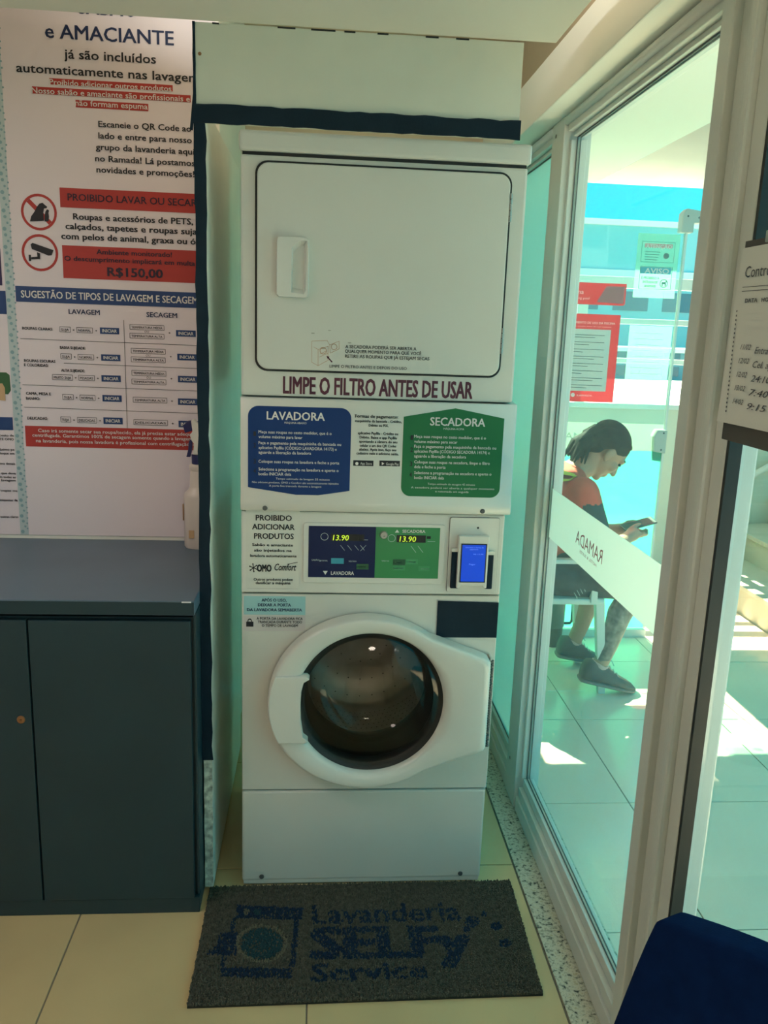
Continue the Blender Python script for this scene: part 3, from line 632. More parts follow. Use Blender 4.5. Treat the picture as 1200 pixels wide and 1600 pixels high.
for t, xl, xr, y in (('Tempo estimado de lavagem 35 minutos', 431, 515, 749.5), ('Não adicione produtos, OMO e Comfort são automaticamente injetados', 394, 529, 755.3), ('A porta fica trancada durante a lavagem', 420.5, 502, 760.5)): q.w(t, (xl, y), (xr, y+1), 3, 0)
for k, (xl, y) in enumerate(((396, 681), (396, 699), (396, 724), (396, 739))): d.w(str(k+1), (xl, y), (xl+4, y), 7, .02)
q.w('SECADORA', (671.7, 664.5), (757.8, 666.5), 12.5, .02); q.w('MÁQUINA ACIMA', (693, 671.3), (725, 672), 3, 0)
for t, y, xr in (('Meça suas roupas no cesto medidor, que é o', 684.5, 759), ('volume máximo para secar', 692, 714.4), ('Faça o pagamento pela maquininha da bancada ou', 700, 775), ('aplicativo PayBlu (CÓDIGO SECADORA 14174) e', 707.5, 765), ('aguarde a liberação da secadora', 714.8, 728), ('Coloque suas roupas na secadora, limpe o filtro', 724.2, 765), ('dela e feche a porta', 731.5, 696), ('Selecione a programação na secadora e aperte o', 741, 767.5), ('botão INICIAR dela', 748.3, 693.4)): q.w(t, (647, y), (xr, y+(xr-647)*.013), 4.6, .012)
for t, xl, xr, y in (('Tempo estimado de secagem 45 minutos', 668, 742, 757.5), ('A secadora poderá ser aberta a qualquer momento', 642, 772, 763.5), ('e retomada em seguida', 680, 732, 769)): q.w(t, (xl, y), (xr, y+1.2), 3, 0)
for k, (xl, y) in enumerate(((641.5, 687), (641, 706), (640, 728), (639.5, 745))): d.w(str(k+1), (xl, y), (xl+4, y), 7, .02)
q.w('App Store', (563, 726), (581, 726.3), 4, 0); q.w('Google Play', (603, 726.7), (623, 727), 4, 0)
d.w('Formas de pagamento:', (554.7, 652.7), (622, 653.5), 5, .025)
for t, xl, xr, y in (('maquininha da bancada - Crédito,', 554.7, 627.8, 659.7), ('Débito ou PIX.', 576, 607, 666.3), ('aplicativo PayBlu - Crédito ou', 559, 622, 678.7), ('Débito. Baixe o app PayBlu', 561.7, 620, 685.2), ('apontando a câmera do seu', 561, 620.6, 691.6), ('celular a um dos QR Codes', 562, 619, 698), ('abaixo. Após isso, faça seu', 561, 619, 704), ('cadastro nele e adicione saldo.', 557, 623, 710.2)): d.w(t, (xl, y), (xr, y+.8), 4, .025)
e = PxType(yp, .0008); e.bar((552, 719), (583.3, 728.3)); e.bar((593, 719.4), (624.5, 728.7)); e.out('store_badge', M['black'], ip)
q.disc((557.6, 724.2), 2.5); q.poly([(596.5, 721.8), (596.5, 726.6), (600.5, 724.3)])
q.out('white_lettering', M['pale'], ip); d.out('lettering', M['black'], ip)
for x, y in ((414, 794), (754, 799)):
    a = at(x, y, 1, yp-.006); build(MB().lathe([(0, -.003), (.005, -.003), (.0065, 0)], (a.x, yp-.006, a.z), 'y', 16), 'screw', M['grey'], ip)
# ================================================================== washer
wm = thing('washing_machine', (W/2, .35, 0), 'white front loading washing machine with round porthole door, under the dryer', 'washing machine')
b = MB(); b.box(0, .004, .012, .52, .25, 1.09); b.box(W-.004, W, .012, .52, .25, 1.09); b.box(0, W, .50, .52, .25, 1.09); b.box(0, W, .012, .52, 1.07, 1.09)
build(b, 'outer_shell', M['enamel'], wm)
GC = (.343, .5775); GR = .198
fp = [(0, .3015), (W, .3015), (W, .869), (0, .869)]
build(MB().plate(fp, GC, .215, [(0, .014), (0, .003), (.012, 0), (1, 0), (1, .03)], 96), 'front_panel', M['enamel'], wm, smooth='auto')
build(MB().prism([(.004, .25), (W-.004, .25), (W-.004, 1.09), (.004, 1.09)], .0145, .0165).mesh and MB().plate([(.004, .25), (W-.004, .25), (W-.004, 1.09), (.004, 1.09)], GC, .216, [(0, .0105), (1, .0105)], 96), 'seam_backing', M['dark'], wm)
box('base_panel', M['enamel'], wm, 0, W-.002, -.002, .52, .018, .2975, bevel=.006)
b = MB(); b.hexa([(.004, .0, .006), (W-.006, .0, .006), (W-.006, .51, .006), (.004, .51, .006), (.002, -.001, .03), (W-.004, -.001, .03), (W-.004, .51, .03), (.002, .51, .03)])
build(b, 'kick_strip', M['enamel'], wm, .002)
for x in (.055, W-.06): build(MB().lathe([(0, -.003), (.006, -.003), (.007, 0)], (x, -.003, .031), 'y', 16), 'screw', M['grey'], wm)
for x in (.06, W-.06):
    for y in (.05, .46): build(MB().lathe([(0, .009), (.018, .009), (.02, 0), (0, 0)], (x, y, 0.0), 'z', 12), 'foot', M['dark'], wm)
# drum and gasket
build(MB().lathe([(.216, .03), (.206, .034), (.200, .055), (.178, .10), (.170, .125), (.175, .14)], (GC[0], 0, GC[1]), 'y', 64), 'door_gasket', M['dark'], wm, smooth=True)
dm = build(MB().lathe([(.172, .13), (.235, .14), (.25, .155), (.25, .44), (.235, .46), (.12, .475), (0, .47)], (GC[0], 0, GC[1]), 'y', 64), 'drum', M['steel'], wm, smooth=True)
for a in (30, 150, 270):
    t = math.radians(a-60); c, s_ = math.cos(t), math.sin(t)
    pts = []
    for y in (.15, .42):
        for rr, hw_ in ((.25, .035), (.19, .012)):
            for sg in (-1, 1): pts.append((GC[0]+c*rr-s_*hw_*sg, y, GC[1]+s_*rr+c*hw_*sg))
    build(MB().hexa([pts[0], pts[1], pts[5], pts[4], pts[2], pts[3], pts[7], pts[6]]), 'drum_lifter', M['steel'], dm, .006)
b = MB()
for i in range(11):
    for k in range(96):
        t = 2*math.pi*(k+.5*(i % 2))/96; y = .15+i*.026; r = .2488; c, s_ = math.cos(t), math.sin(t)
        o = Vector((GC[0]+c*r, y, GC[1]+s_*r)); tx = Vector((-s_, 0, c))*.0026; ty_ = Vector((0, .0026, 0))
        b.add([o-tx, o+ty_, o+tx, o-ty_], [(0, 1, 2, 3)])
for i, rr in enumerate((.09, .15, .21)):
    for k in range(8*(i+2)):
        t = 2*math.pi*k/(8*(i+2)); b.disc((GC[0]+rr*math.cos(t), GC[1]+rr*math.sin(t)), .0022, .457 if rr > .14 else .463, 6)
pf_ = build(b, 'perforation', M['pdark'], dm); pf_['kind'] = 'stuff'
# porthole door
rx, rz, ec = .262, .243, (.333, .577)
el = lambda a: (ec[0]+rx*math.cos(math.radians(a)), ec[1]+rz*math.sin(math.radians(a)))
outl = [el(a) for a in range(52, 309, 4)]+[(.645, .436), (.658, .442), (.663, .452), (.663, .694), (.658, .704), (.645, .711)]
wd = build(MB().plate(outl, GC, GR, [(0, -.004), (0, -.040), (.02, -.049), (.07, -.054), (.16, -.056), (.80, -.052), (.93, -.047), (1, -.036), (1, -.004), (.9, -.002)], 160), 'door', M['enamel2'], wm, smooth='auto')
g = MB(); ga = [(GR+.001, -.034), (GR-.010, -.031), (GR-.020, -.020), (GR-.022, .0)]; g.lathe(ga, (GC[0], 0, GC[1]), 'y', 72); build(g, 'door_seal', M['dark'], wd, smooth=True)
build(MB().lathe([(GR-.012, -.030), (.170, -.036), (.12, -.043), (.06, -.047), (.0, -.048)], (GC[0], 0, GC[1]), 'y', 72), 'door_glass', M['dglass'], wd, smooth=True)
build(MB().lathe([(GR-.022, .0), (.160, .045), (.145, .08), (.10, .095), (0, .10)], (GC[0], 0, GC[1]), 'y', 64), 'glass_bowl', M['dglass'], wd, smooth=True)
# grip plate on the left of the ring
def elx(z, k=1.): return ec[0]-rx*k*math.sqrt(max(0, 1-((z-ec[1])/(rz*k))**2))
pts = []
zs = [.472+.0095*i for i in range(21)]
inn = [(.172, zs[0]), (.180, .478), (.166, .490), (.160, .53), (.158, .575), (.160, .62), (.166, .645), (.182, .655), (.174, zs[-1])]
g = [(elx(z, .985), z) for z in zs[::-1]]+inn
build(MB().prism(g, -.062, -.030), 'door_grip', M['enamel2'], wd, .003, label='raised finger grip on the left of the ring')
b = MB(); n = 34
for k in range(n):
    z = .446+(.70-.446)*k/n; b.tube([(.669, -.030, z), (.669, -.030, z+.0058)], .005, 6)
build(b, 'hinge', M['grey'], wm); build(MB().box(.6635, .667, -.032, 0, .44, .705), 'hinge_plate', M['enamel'], wm)
# navy patch
A = at(684, 938, 1, 0); Bq2 = at(777, 996, 1, 0); rr = random.Random(3)
b = MB(); nx, nz = 10, 7; vs = []; fs = []
for i in range(nx+1):
    for j in range(nz+1):
        vs.append((A.x+(W-A.x-.001)*i/nx, -.0022-rr.uniform(0, .0008), Bq2.z+(A.z-Bq2.z)*j/nz-.004*(i/nx)*(j == nz)))
for i in range(nx):
    for j in range(nz): fs.append((i*(nz+1)+j, (i+1)*(nz+1)+j, (i+1)*(nz+1)+j+1, i*(nz+1)+j+1))
b.add(vs, fs); build(b, 'navy_patch', M['navyt'], wm, smooth=True, label='dark navy patch taped over the dispenser corner')
# stickers below the control panel
q = PxType(0, .0006); q.bar((381, 931), (477, 961)); s1 = q.out('cyan_sticker', M['cyans'], wm)
q = PxType(0, .0012); q.w('APÓS O USO,', (408.7, 939.5), (448, 940), 4.6, .025); q.w('DEIXAR A PORTA', (403, 947), (454.7, 947.6), 4.6, .025); q.w('DA LAVADORA SEMIABERTA', (386, 954.3), (472, 955.5), 4.6, .025); q.out('lettering', M['navy'], s1)
q = PxType(0, .0006); q.bar((381, 961.5), (477, 986)); s2 = q.out('lock_sticker', M['stickp'], wm)
q = PxType(0, .0012); q.w('A PORTA DA LAVADORA FICA', (401, 967.8), (473, 968.7), 4, .02); q.w('TRANCADA DURANTE TODO', (403, 973.3), (472, 974), 4, .02); q.w('O TEMPO DE LAVAGEM', (409, 978.8), (465.4, 979.5), 4, .02); q.bar((384.7, 971), (396, 979)); q.out('lettering', M['black'], s2)
q = PxType(0, .0012); a = q.p((390.3, 971)); c = q.p((394, 971)); k = c[0]-a[0]
m2 = MB(); nn = 12
m2.add([(a[0]+r*math.cos(math.pi*i/nn), -.0012, a[1]+r*1.4*math.sin(math.pi*i/nn)) for r in (k*.62, k) for i in range(nn+1)], [(i, i+1, nn+2+i, nn+1+i) for i in range(nn)]); build(m2, 'lock_shackle', M['black'], s2)
# control panel
yc = -.004
cp = build(MB().prism([(0, .8735), (W, .8735), (W, 1.0915), (0, 1.0915)], yc, .03), 'control_panel', M['enamel2'], wm, .004)
A = at(478, 819, 1, yc); B2 = at(689, 910, 1, yc)
build(MB().prism(rrect(A.x-.006, B2.x+.004, B2.z-.004, A.z+.005, .008), yc-.0035, yc), 'display_frame', M['enamel2'], cp, .0015)
yd = yc-.0040
a = at(482.5, 821.5, 1, yd); m_ = at(585, 903, 1, yd); b2 = at(684, 905, 1, yd)
q = PxType(yd, 0); q.mb.rect(a.x, m_.x, m_.z, a.z, yd); q.out('blue_display', M['iblue'], cp)
q = PxType(yd, 0); q.mb.rect(m_.x, b2.x, m_.z, a.z, yd); q.out('green_display', M['igreen'], cp)
y1 = yd-.0006; y2 = yd-.0012
q = PxType(y1); q.bar((517, 834.5), (569, 845.5)); q.bar((620, 836), (665, 848)); q.bar((667, 838), (673, 842)); q.out('digit_window', M['dark'], cp)
q = PxType(y2); q.w('13.90', (520, 844), (545, 844.6), 8.4, .01, .12); q.w('13.90', (624, 846.2), (650, 846.8), 8.4, .01, .12); q.out('lit_digits', M['digit'], cp)
q = PxType(y1); q.bar((517.5, 872), (537, 881)); q.out('cyan_button', M['cyanb'], cp)
q = PxType(y1); q.bar((557, 881), (576, 890)); q.bar((614, 874), (633, 883)); q.out('dark_button', M['gbtn'], cp)
q = PxType(y1); q.bar((614.7, 884), (633, 891.5)); q.bar((654, 884.5), (671, 892.5)); q.bar((634.5, 873.5), (653, 882)); q.out('light_button', M['lbtn'], cp)
q = PxType(y1); q.w('LAVADORA', (517, 898), (553, 898.4), 5.5, .02); q.poly([(504.5, 892), (512, 892), (508.3, 898)]); q.w('SECADORA', (628.7, 832), (664.5, 833), 4.6, .02); q.poly([(617, 832.2), (624, 832.2), (620.5, 827.5)]); q.out('white_lettering', M['pale'], cp)
q = PxType(y1); q.ring((507, 838.5), 5.3, 6); q.ring((612, 841), 5.3, 6)
for x in (535, 546, 557, 566): q.ln((x-3, 852), (x+3.5, 860), .0009)
q.ln((572, 852), (563, 861), .0009)
for x in (642, 653): q.ln((x, 853), (x+8, 863.5), .0012)
for x, y in ((563, 843.5), (668, 846)): q.ln((x, y), (x+12, y+.2), .0012)
for x, y, t in ((487, 876, 'SABÃO'), (500, 877, 'NORMAL'), (545, 878, 'DELICADA'), (596, 877.5, 'TEMPERATURA'), (616, 880, 'ALTA'), (638, 879, 'MÉDIA'), (618, 889, 'BAIXA'), (560, 887, 'INICIAR'), (658, 890, 'INICIAR')): q.w(t, (x, y), (x+12, y+.2), 2.2, 0)
q.disc((500, 876.5), .9); q.disc((615.5, 888), .9); q.out('small_print', M['stripe'], cp)
a = at(599.7, 835.5, 1, yd); build(MB().lathe([(0, -.004), (.0035, -.004), (.0036, -.0075), (.0085, -.0075), (.0105, -.003), (.0105, 0)], (a.x, yd, a.z), 'y', 24), 'key_lock', M['chrome'], cp, smooth='auto')
q = PxType(yc, .0006); q.bar((384, 797), (467, 920)); s3 = q.out('detergent_sticker', M['stickw'], cp)
q = PxType(yc, .0012)
for t, xl, xr, y, c in (('PROIBIDO', 399.5, 456, 813, 8.5), ('ADICIONAR', 394, 460.5, 827, 8.5), ('PRODUTOS', 397, 459, 841.5, 8.5), ('Sabão e amaciante', 394, 458, 853, 4.2), ('são injetados na', 397, 456, 861.5, 4.2), ('lavadora automaticamente', 391, 463.5, 870, 4.2), ('Outros produtos podem', 396.4, 457.7, 907, 4.2), ('danificar a máquina', 399.5, 454, 912.3, 4.2)): q.w(t, (xl, y), (xr, y+.6), c, .025)
q.w('OMO', (401.4, 892.6), (424.4, 892.8), 10.5, .06); q.w('Comfort', (429, 891), (463, 891.3), 10.5, .02, .35); q.ln((449, 881.5), (465, 878.5), .0016)
for k in range(6):
    t = k*math.pi/3+.4; q.ln((396, 887), (396+6*math.cos(t), 887+6*math.sin(t)), .0022); q.disc((396+6*math.cos(t), 887+6*math.sin(t)), 1.2, 8)
q.bar((386, 919), (465, 920)); q.out('lettering', M['black'], s3)
# ---- payment terminal on its mounting plate
pm = thing('payment_terminal', (.604, yc, .885), 'small white card terminal with lit blue screen on the washer control panel', 'terminal')
A = at(703.5, 808, 1, yc); B2 = at(773, 924.5, 1, yc)
build(MB().prism(rrect(A.x-.001, B2.x+.001, B2.z-.001, A.z+.001, .006), yc-.0015, yc-.0005), 'plate_edge', M['grey'], pm)
build(MB().prism(rrect(A.x, B2.x, B2.z, A.z, .005), yc-.005, yc-.001), 'mounting_plate', M['enamel2'], pm, .001)
A = at(717.5, 838, 1, -.03); B2 = at(760, 921, 1, -.03)
build(MB().prism([(A.x, B2.z+.002), (A.x+.008, B2.z+.002), (A.x+.012, B2.z+.009), (B2.x-.012, B2.z+.009), (B2.x-.008, B2.z+.002), (B2.x, B2.z+.002), (B2.x, A.z), (A.x, A.z)], -.030, yc-.005), 'body', M['enamel2'], pm, .003)
a = at(721, 849.5, 1, -.031); b2 = at(757.5, 910.5, 1, -.031)
build(MB().box(a.x, b2.x, -.0312, -.030, b2.z, a.z), 'screen_border', M['dark'], pm)
sx0, sx1, sz0, sz1 = a.x+.003, b2.x-.003, b2.z+.003, a.z-.003
scn = build(MB().box(sx0, sx1, -.0320, -.0312, sz0, sz1), 'screen', M['screen'], pm)
ty = Type(on(-.0324)); ty.t('Selecione a forma de', (sx0+.008, sz1-.008), (sx1-.006, sz1-.008), .003); ty.t('pagamento', (sx0+.02, sz1-.013), (sx1-.02, sz1-.013), .003); ty.t('R$ 13,90', (sx0+.03, sz1-.026), (sx1-.006, sz1-.026), .003); ty.t('Pagar', (sx0+.02, sz0+.045), (sx1-.025, sz0+.045), .004)
build(ty.mb, 'screen_lettering', M['scrtext'], scn)
for xa, xb, y0_, yb_ in ((707, 716.5, 857, 920), (761, 768.5, 862, 921)):
    a = at(xa, y0_, 1, -.02); b2 = at(xb, yb_, 1, -.02)
    build(MB().box(a.x, b2.x, -.020, yc-.005, b2.z, a.z-.008), 'side_grip', M['navyt'], pm, .003); build(MB().box(a.x-.002, b2.x+.001, -.022, yc-.005, a.z-.009, a.z), 'clip', M['enamel2'], pm, .002)
build(MB().disc((.612, 1.058), .003, yc-.0056, 10), 'screw', M['dark'], pm)
# ================================================================== cabinet and counter
cf = -.11
cb = thing('cabinet', (-.55, .18, 0), 'dark blue-green floor cabinet with flat doors under the counter', 'cabinet')
b = MB(); b.box(-1.32, -.106, cf+.02, .476, .05, .835); build(b, 'carcass', M['cab'], cb)
b = MB(); b.box(-1.32, -.104, cf+.004, cf+.03, .0, .046); b.box(-.125, -.104, cf+.03, .47, .0, .05); build(b, 'plinth', M['cab'], cb, .002)
build(MB().box(-.1105, -.104, cf+.012, .476, .05, .845), 'side_panel', M['cab'], cb, .001)
for x0, x1 in ((-.905, -.5125), (-.5075, -.1165), (-1.31, -.910)):
    dq = build(MB().box(x0, x1, cf, cf+.018, .048, .8305), 'door', M['cab'], cb, .0015)
    if x0 == -.905:
        lk = MB().lathe([(0, -.002), (.0045, -.002), (.005, -.0035), (.0095, -.0025), (.0105, 0)], (-.538, cf, .568), 'y', 24)
        build(lk, 'lock', M['brass'], dq, smooth='auto'); build(MB().box(-.5405, -.5355, cf-.0026, cf-.002, .5672, .5688), 'keyhole', M['dark'], dq)
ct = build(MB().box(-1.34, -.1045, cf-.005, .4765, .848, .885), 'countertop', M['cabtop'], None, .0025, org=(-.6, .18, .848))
tag(ct, 'laminate countertop, coloured paler for the light on its top, on the dark cabinet, spray bottle standing at its end', 'countertop')
build(MB().box(-1.335, -.1055, cf-.0062, cf-.004, .850, .8825), 'front_edge', M['cab'], ct)
build(MB().box(-.135, -.112, cf-.0066, cf-.004, .8815, .8845), 'chipped_corner', M['pale'], ct)
# ---- spray bottle
bx, by, bz = -.165, .40, .885
sb = thing('spray_bottle', (bx, by, bz), 'milky plastic spray bottle with dark blue trigger on the counter, against the poster', 'bottle')
pr = [(0, 0), (.040, 0), (.044, .006), (.0445, .155), (.042, .168), (.030, .18), (.026, .19), (.0235, .232), (.022, .236), (.026, .240), (.0265, .252), (.022, .258), (.015, .26)]
vs = MB(); vs.lathe([(r, h) for r, h in pr], (bx, by, bz), 'z', 32); vs.v = [(x, by+(y-by)*.75, z) for x, y, z in vs.v]
build(vs, 'body', M['bottle'], sb, smooth='auto')
build(MB().box(bx-.0465, bx-.043, by-.012, by+.012, bz+.085, bz+.135), 'level_mark', M['brass'], sb, .001)
build(MB().box(bx-.026, bx-.010, by-.0345, by-.032, bz+.035, bz+.060), 'embossed_mark', M['peach'], sb, .001)
build(MB().lathe([(0, .258), (.019, .258), (.0195, .285), (0, .286)], (bx, by, bz), 'z', 20), 'collar', M['bblue'], sb, smooth='auto')
hd = MB(); hd.prism([(bx-.014, bz+.286), (bx+.016, bz+.286), (bx+.018, bz+.33), (bx+.010, bz+.365), (bx-.008, bz+.392), (bx-.018, bz+.388), (bx-.014, bz+.355), (bx-.022, bz+.345), (bx-.018, bz+.33), (bx-.010, bz+.318)], by-.012, by+.012)
build(hd, 'spray_head', M['bwhite'], sb, .003)
tr = MB(); tr.prism([(bx-.016, bz+.335), (bx-.026, bz+.325), (bx-.028, bz+.30), (bx-.034, bz+.278), (bx-.022, bz+.278), (bx-.016, bz+.305)], by-.007, by+.007); build(tr, 'trigger', M['bblue'], sb, .002)
nz = MB(); nz.prism([(bx-.042, bz+.372), (bx-.036, bz+.350), (bx-.012, bz+.358), (bx-.014, bz+.388), (bx-.028, bz+.385)], by-.010, by+.010); build(nz, 'nozzle', M['bblue'], sb, .002)
# ================================================================== doormat
mz = .010
dmt = thing('doormat', (.34, -.22, 0), 'dark grey loop doormat with worn blue laundry print, in front of the washing machine', 'doormat')
cor = [Vector((-.087, -.433)), Vector((.757, -.425)), Vector((.770, -.006)), Vector((-.088, -.012))]
def mp(u, v): a = cor[0].lerp(cor[1], u); b_ = cor[3].lerp(cor[2], u); return a.lerp(b_, v)
b = MB(); b.hexa([(c.x, c.y, .0005) for c in cor]+[(c.x, c.y, mz-.003) for c in cor]); build(b, 'backing', M['grout'] if False else M['dark'], dmt)
def flat(px): a = at(px[0], px[1], 2, mz); return (a.x, a.y)
pm_ = [MB(), MB(), MB()]       # blue, tan, teal shapes laid out flat in x,y
def mtext(body, a, b_, cap, bold):
    vs, fs, x0, x1 = textmesh(body, bold, 0.); A = flat(a); B_ = flat(b_); up = flat((a[0], a[1]-cap)); k = (up[1]-A[1])/.69
    pm_[0].add([(A[0]+(B_[0]-A[0])*(x-x0)/(x1-x0), A[1]+(B_[1]-A[1])*(x-x0)/(x1-x0)+y*k, 0) for x, y, h in vs], fs)
mtext('Lavanderia', (488, 1443), (722, 1437), 29, .02); mtext('SELFy', (484, 1497), (742, 1493), 47, .055); mtext('Service', (486, 1533), (669, 1527), 26, .03)
def mpoly(k, pts): P = [flat(p) for p in pts]; pm_[k].add([(x, y, 0) for x, y in P], [tuple(range(len(P)))])
def mell(k, c, rx_, ry_, rin=0):
    n = 28; o = [flat((c[0]+rx_*math.cos(2*math.pi*i/n), c[1]+ry_*math.sin(2*math.pi*i/n))) for i in range(n)]
    if not rin: pm_[k].add([(x, y, 0) for x, y in o], [tuple(range(n))]); return
    i_ = [flat((c[0]+rin*rx_*math.cos(2*math.pi*i/n), c[1]+rin*ry_*math.sin(2*math.pi*i/n))) for i in range(n)]
    pm_[k].add([(x, y, 0) for x, y in o+i_], [(i, (i+1) % n, n+(i+1) % n, n+i) for i in range(n)])
mpoly(0, [(371, 1414), (475, 1418), (470, 1437), (366, 1434)]); mpoly(0, [(346, 1511), (457, 1513), (455, 1528), (343, 1525)]); mpoly(0, [(460, 1437), (467, 1437), (461, 1512), (453, 1512)]); mpoly(0, [(364, 1434), (370, 1434), (350, 1511), (343, 1511)])
mpoly(0, [(344, 1458), (372, 1456), (370, 1492), (320, 1492), (338, 1478)]); mell(1, (409, 1474), 41, 30, .85); mell(2, (409, 1474), 33, 24); mell(1, (385, 1424), 5, 5); mell(2, (402, 1425), 6, 5)
for c, r in (((738, 1440), 11), ((757, 1428), 5), ((775, 1447), 8), ((790, 1473), 9), ((728, 1452), 6)): mell(0, c, r, r*.8)
bv = [bvhtree.BVHTree.FromPolygons([Vector(v) for v in m.v], m.f) for m in pm_]
tf = MB(); NU, NV = 200, 104; rr = random.Random(11)
for i in range(NU):
    for j in range(NV):
        c = mp((i+.5+rr.uniform(-.35, .35))/NU, (j+.5+rr.uniform(-.35, .35))/NV)
        k = 0
        for q_, mi in ((1, 2), (2, 3), (0, 1)):
            if bv[q_].ray_cast(Vector((c.x, c.y, 1)), Vector((0, 0, -1)))[0] is not None:
                if rr.random() < .88: k = mi
                break
        a = rr.uniform(0, 6.28); s_ = .0029; hgt = mz+rr.uniform(-.0015, .0035); l = Vector((rr.uniform(-1, 1), rr.uniform(-1, 1)))*.002
        base = [(c.x+s_*math.cos(a+t*1.5708), c.y+s_*math.sin(a+t*1.5708), .006) for t in range(4)]; top = [(c.x+l.x+.55*s_*math.cos(a+t*1.5708), c.y+l.y+.55*s_*math.sin(a+t*1.5708), hgt) for t in range(4)]
        tf.add(base+top, [(4, 5, 6, 7), (0, 1, 5, 4), (1, 2, 6, 5), (2, 3, 7, 6), (3, 0, 4, 7)], k)
pl = build(tf, 'loop_pile', [M['pile'], M['pblu'], M['ptan'], M['pteal']], dmt); pl['kind'] = 'stuff'
# ================================================================== clipboard on the right pane
cx = .857
cbd = thing('clipboard', (cx, -.93, 1.40), 'brown clipboard with a handwritten log sheet hung on the door glass', 'clipboard')
a = at(1165, 377, 0, cx); b2 = at(1143, 690, 0, cx)
build(MB().box(cx, cx+.004, a.y-.30, a.y, b2.z, a.z), 'board', M['board'], cbd, .001)
a = at(1160, 388, 0, cx-.004); b2 = at(1128, 658, 0, cx-.004)
n = 8; vs = []; fs = []
for i in range(n+1):
    t = i/n
    for j in range(n+1):
        u = j/n; vs.append((cx-.003-.010*(1-u)**2*t, a.y+(b2.y-a.y)*t-u*.225, a.z+(b2.z-a.z)*t+.0*u))
for i in range(n):
    for j in range(n): fs.append((i*(n+1)+j, i*(n+1)+j+1, (i+1)*(n+1)+j+1, (i+1)*(n+1)+j))
ps = build(MB().add(vs, fs), 'paper_sheet', M['paperw'], cbd, smooth=True)
def side(u, v): # u metres to the right of the sheet's left edge, v metres down from its top
    t = v/(a.z-b2.z); return (cx-.0045-.010*(1-u/.225)**2*t, a.y+(b2.y-a.y)*t-u, a.z-v)
ty = Type(lambda u, v: side(u, -v), (-1, 0, 0))
ty.t('Controle', (.022, -.046), (.115, -.046), .017, .0); ty.t('DATA   HORA   NOME', (.034, -.084), (.17, -.084), .006, .02)
rr = random.Random(5)
for k in range(5): ty.t(('11/02', '12/02', '12/02', '13/02', '14/02')[k], (.040, -.155-.021*k), (.070, -.155-.021*k), .008, 0, .3); ty.t(('Entrada', 'Cel. ap', '24:10', '7:40', '9:15')[k], (.082, -.160-.021*k), (.135, -.160-.021*k), .010, .0, .3)
for k in range(24): ty.mb.add([side(.012+.0005*k+du, .095+.0068*k+dv) for du, dv in ((0, 0), (.003, 0), (.003, .003), (0, .003))], [(0, 1, 2, 3)])
for v in (.060, .066): ty.mb.add([side(.02, v), side(.20, v), side(.20, v+.0009), side(.02, v+.0009)], [(0, 1, 2, 3)])
build(ty.mb, 'handwriting', M['pen'], ps)
build(MB().box(cx+.003, .903, a.y-.125, a.y-.105, a.z-.035, a.z-.015), 'hook', M['chrome'], cbd, .002)
build(MB().box(cx-.006, cx, a.y-.16, a.y-.07, a.z+.002, a.z+.02), 'metal_clip', M['chrome'], cbd, .002)
# ================================================================== navy chair in the foreground
nc = thing('upholstered_chair', (.50, -1.50, 0), 'navy fabric chair standing against the glass door, only its back in view', 'chair')
c0 = Vector((.655, -1.215)); dv = Vector((.38, -.92)).normalized(); nv = Vector((-.92, -.38)).normalized()
vs = []; fs = []; NU, NV = 20, 12
def backpt(u, v, th):     # u 0..1 across, v 0 bottom..1 top
    z = .47+(.862-.47)*v+.035*math.sin(math.pi*u)*v**2; rec = (.862-z)*.36
    xy = c0+dv*(.46*u)+nv*(rec-.035*math.sin(math.pi*u)+th)
    return (xy.x, xy.y, z)
def inset(u, v):
    e_ = .045; return u, v
ol = []
for th in (0, .045):
    for i in range(NU+1):
        for j in range(NV+1):
            u, v = i/NU, j/NV
            # round the upper corners
            uu = u-.5; k = 1-.015*max(0, (v-.80)/.2)**2; vv = v
            bul = .010*(1-(2*u-1)**4)*(1-(2*v-1)**4)
            vs.append(backpt(.5+uu*k, vv, th+(bul if th else -bul)))
N1 = (NU+1)*(NV+1)
for s_ in (0, 1):
    for i in range(NU):
        for j in range(NV):
            f = [s_*N1+i*(NV+1)+j, s_*N1+(i+1)*(NV+1)+j, s_*N1+(i+1)*(NV+1)+j+1, s_*N1+i*(NV+1)+j+1]; fs.append(tuple(f if s_ else f[::-1]))
edge = [i*(NV+1) for i in range(NU+1)]+[NU*(NV+1)+j for j in range(1, NV+1)]+[i*(NV+1)+NV for i in range(NU-1, -1, -1)]+[j for j in range(NV-1, 0, -1)]
for k in range(len(edge)): p_, q_ = edge[k], edge[(k+1) % len(edge)]; fs.append((p_, q_, q_+N1, p_+N1))
build(MB().add(vs, fs), 'backrest', M['chairn'], nc, .008, smooth=True, seg=3)
def chp(u, f, z): xy = c0+dv*(.46*u)+nv*f; return (xy.x, xy.y, z)
b = MB(); b.hexa([chp(0, .10, .40), chp(1, .10, .40), chp(.97, .55, .40), chp(.03, .55, .40), chp(0, .10, .46), chp(1, .10, .46), chp(.97, .55, .465), chp(.03, .55, .465)]); build(b, 'seat', M['chairn'], nc, .018, smooth=True, seg=3)
for u, f, df in ((.05, .14, -.06), (.95, .14, -.06), (.07, .50, .03), (.93, .50, .03)):
    build(MB().tube([chp(u, f, .40), chp(u, f+df, .0)], .012, 10), 'leg', M['legm'], nc, smooth=True)
for u in (.12, .88): build(MB().tube([chp(u, .13, .40), chp(u, .115, .48), chp(u, .08, .60)], .011, 8), 'back_support', M['legm'], nc, smooth=True)
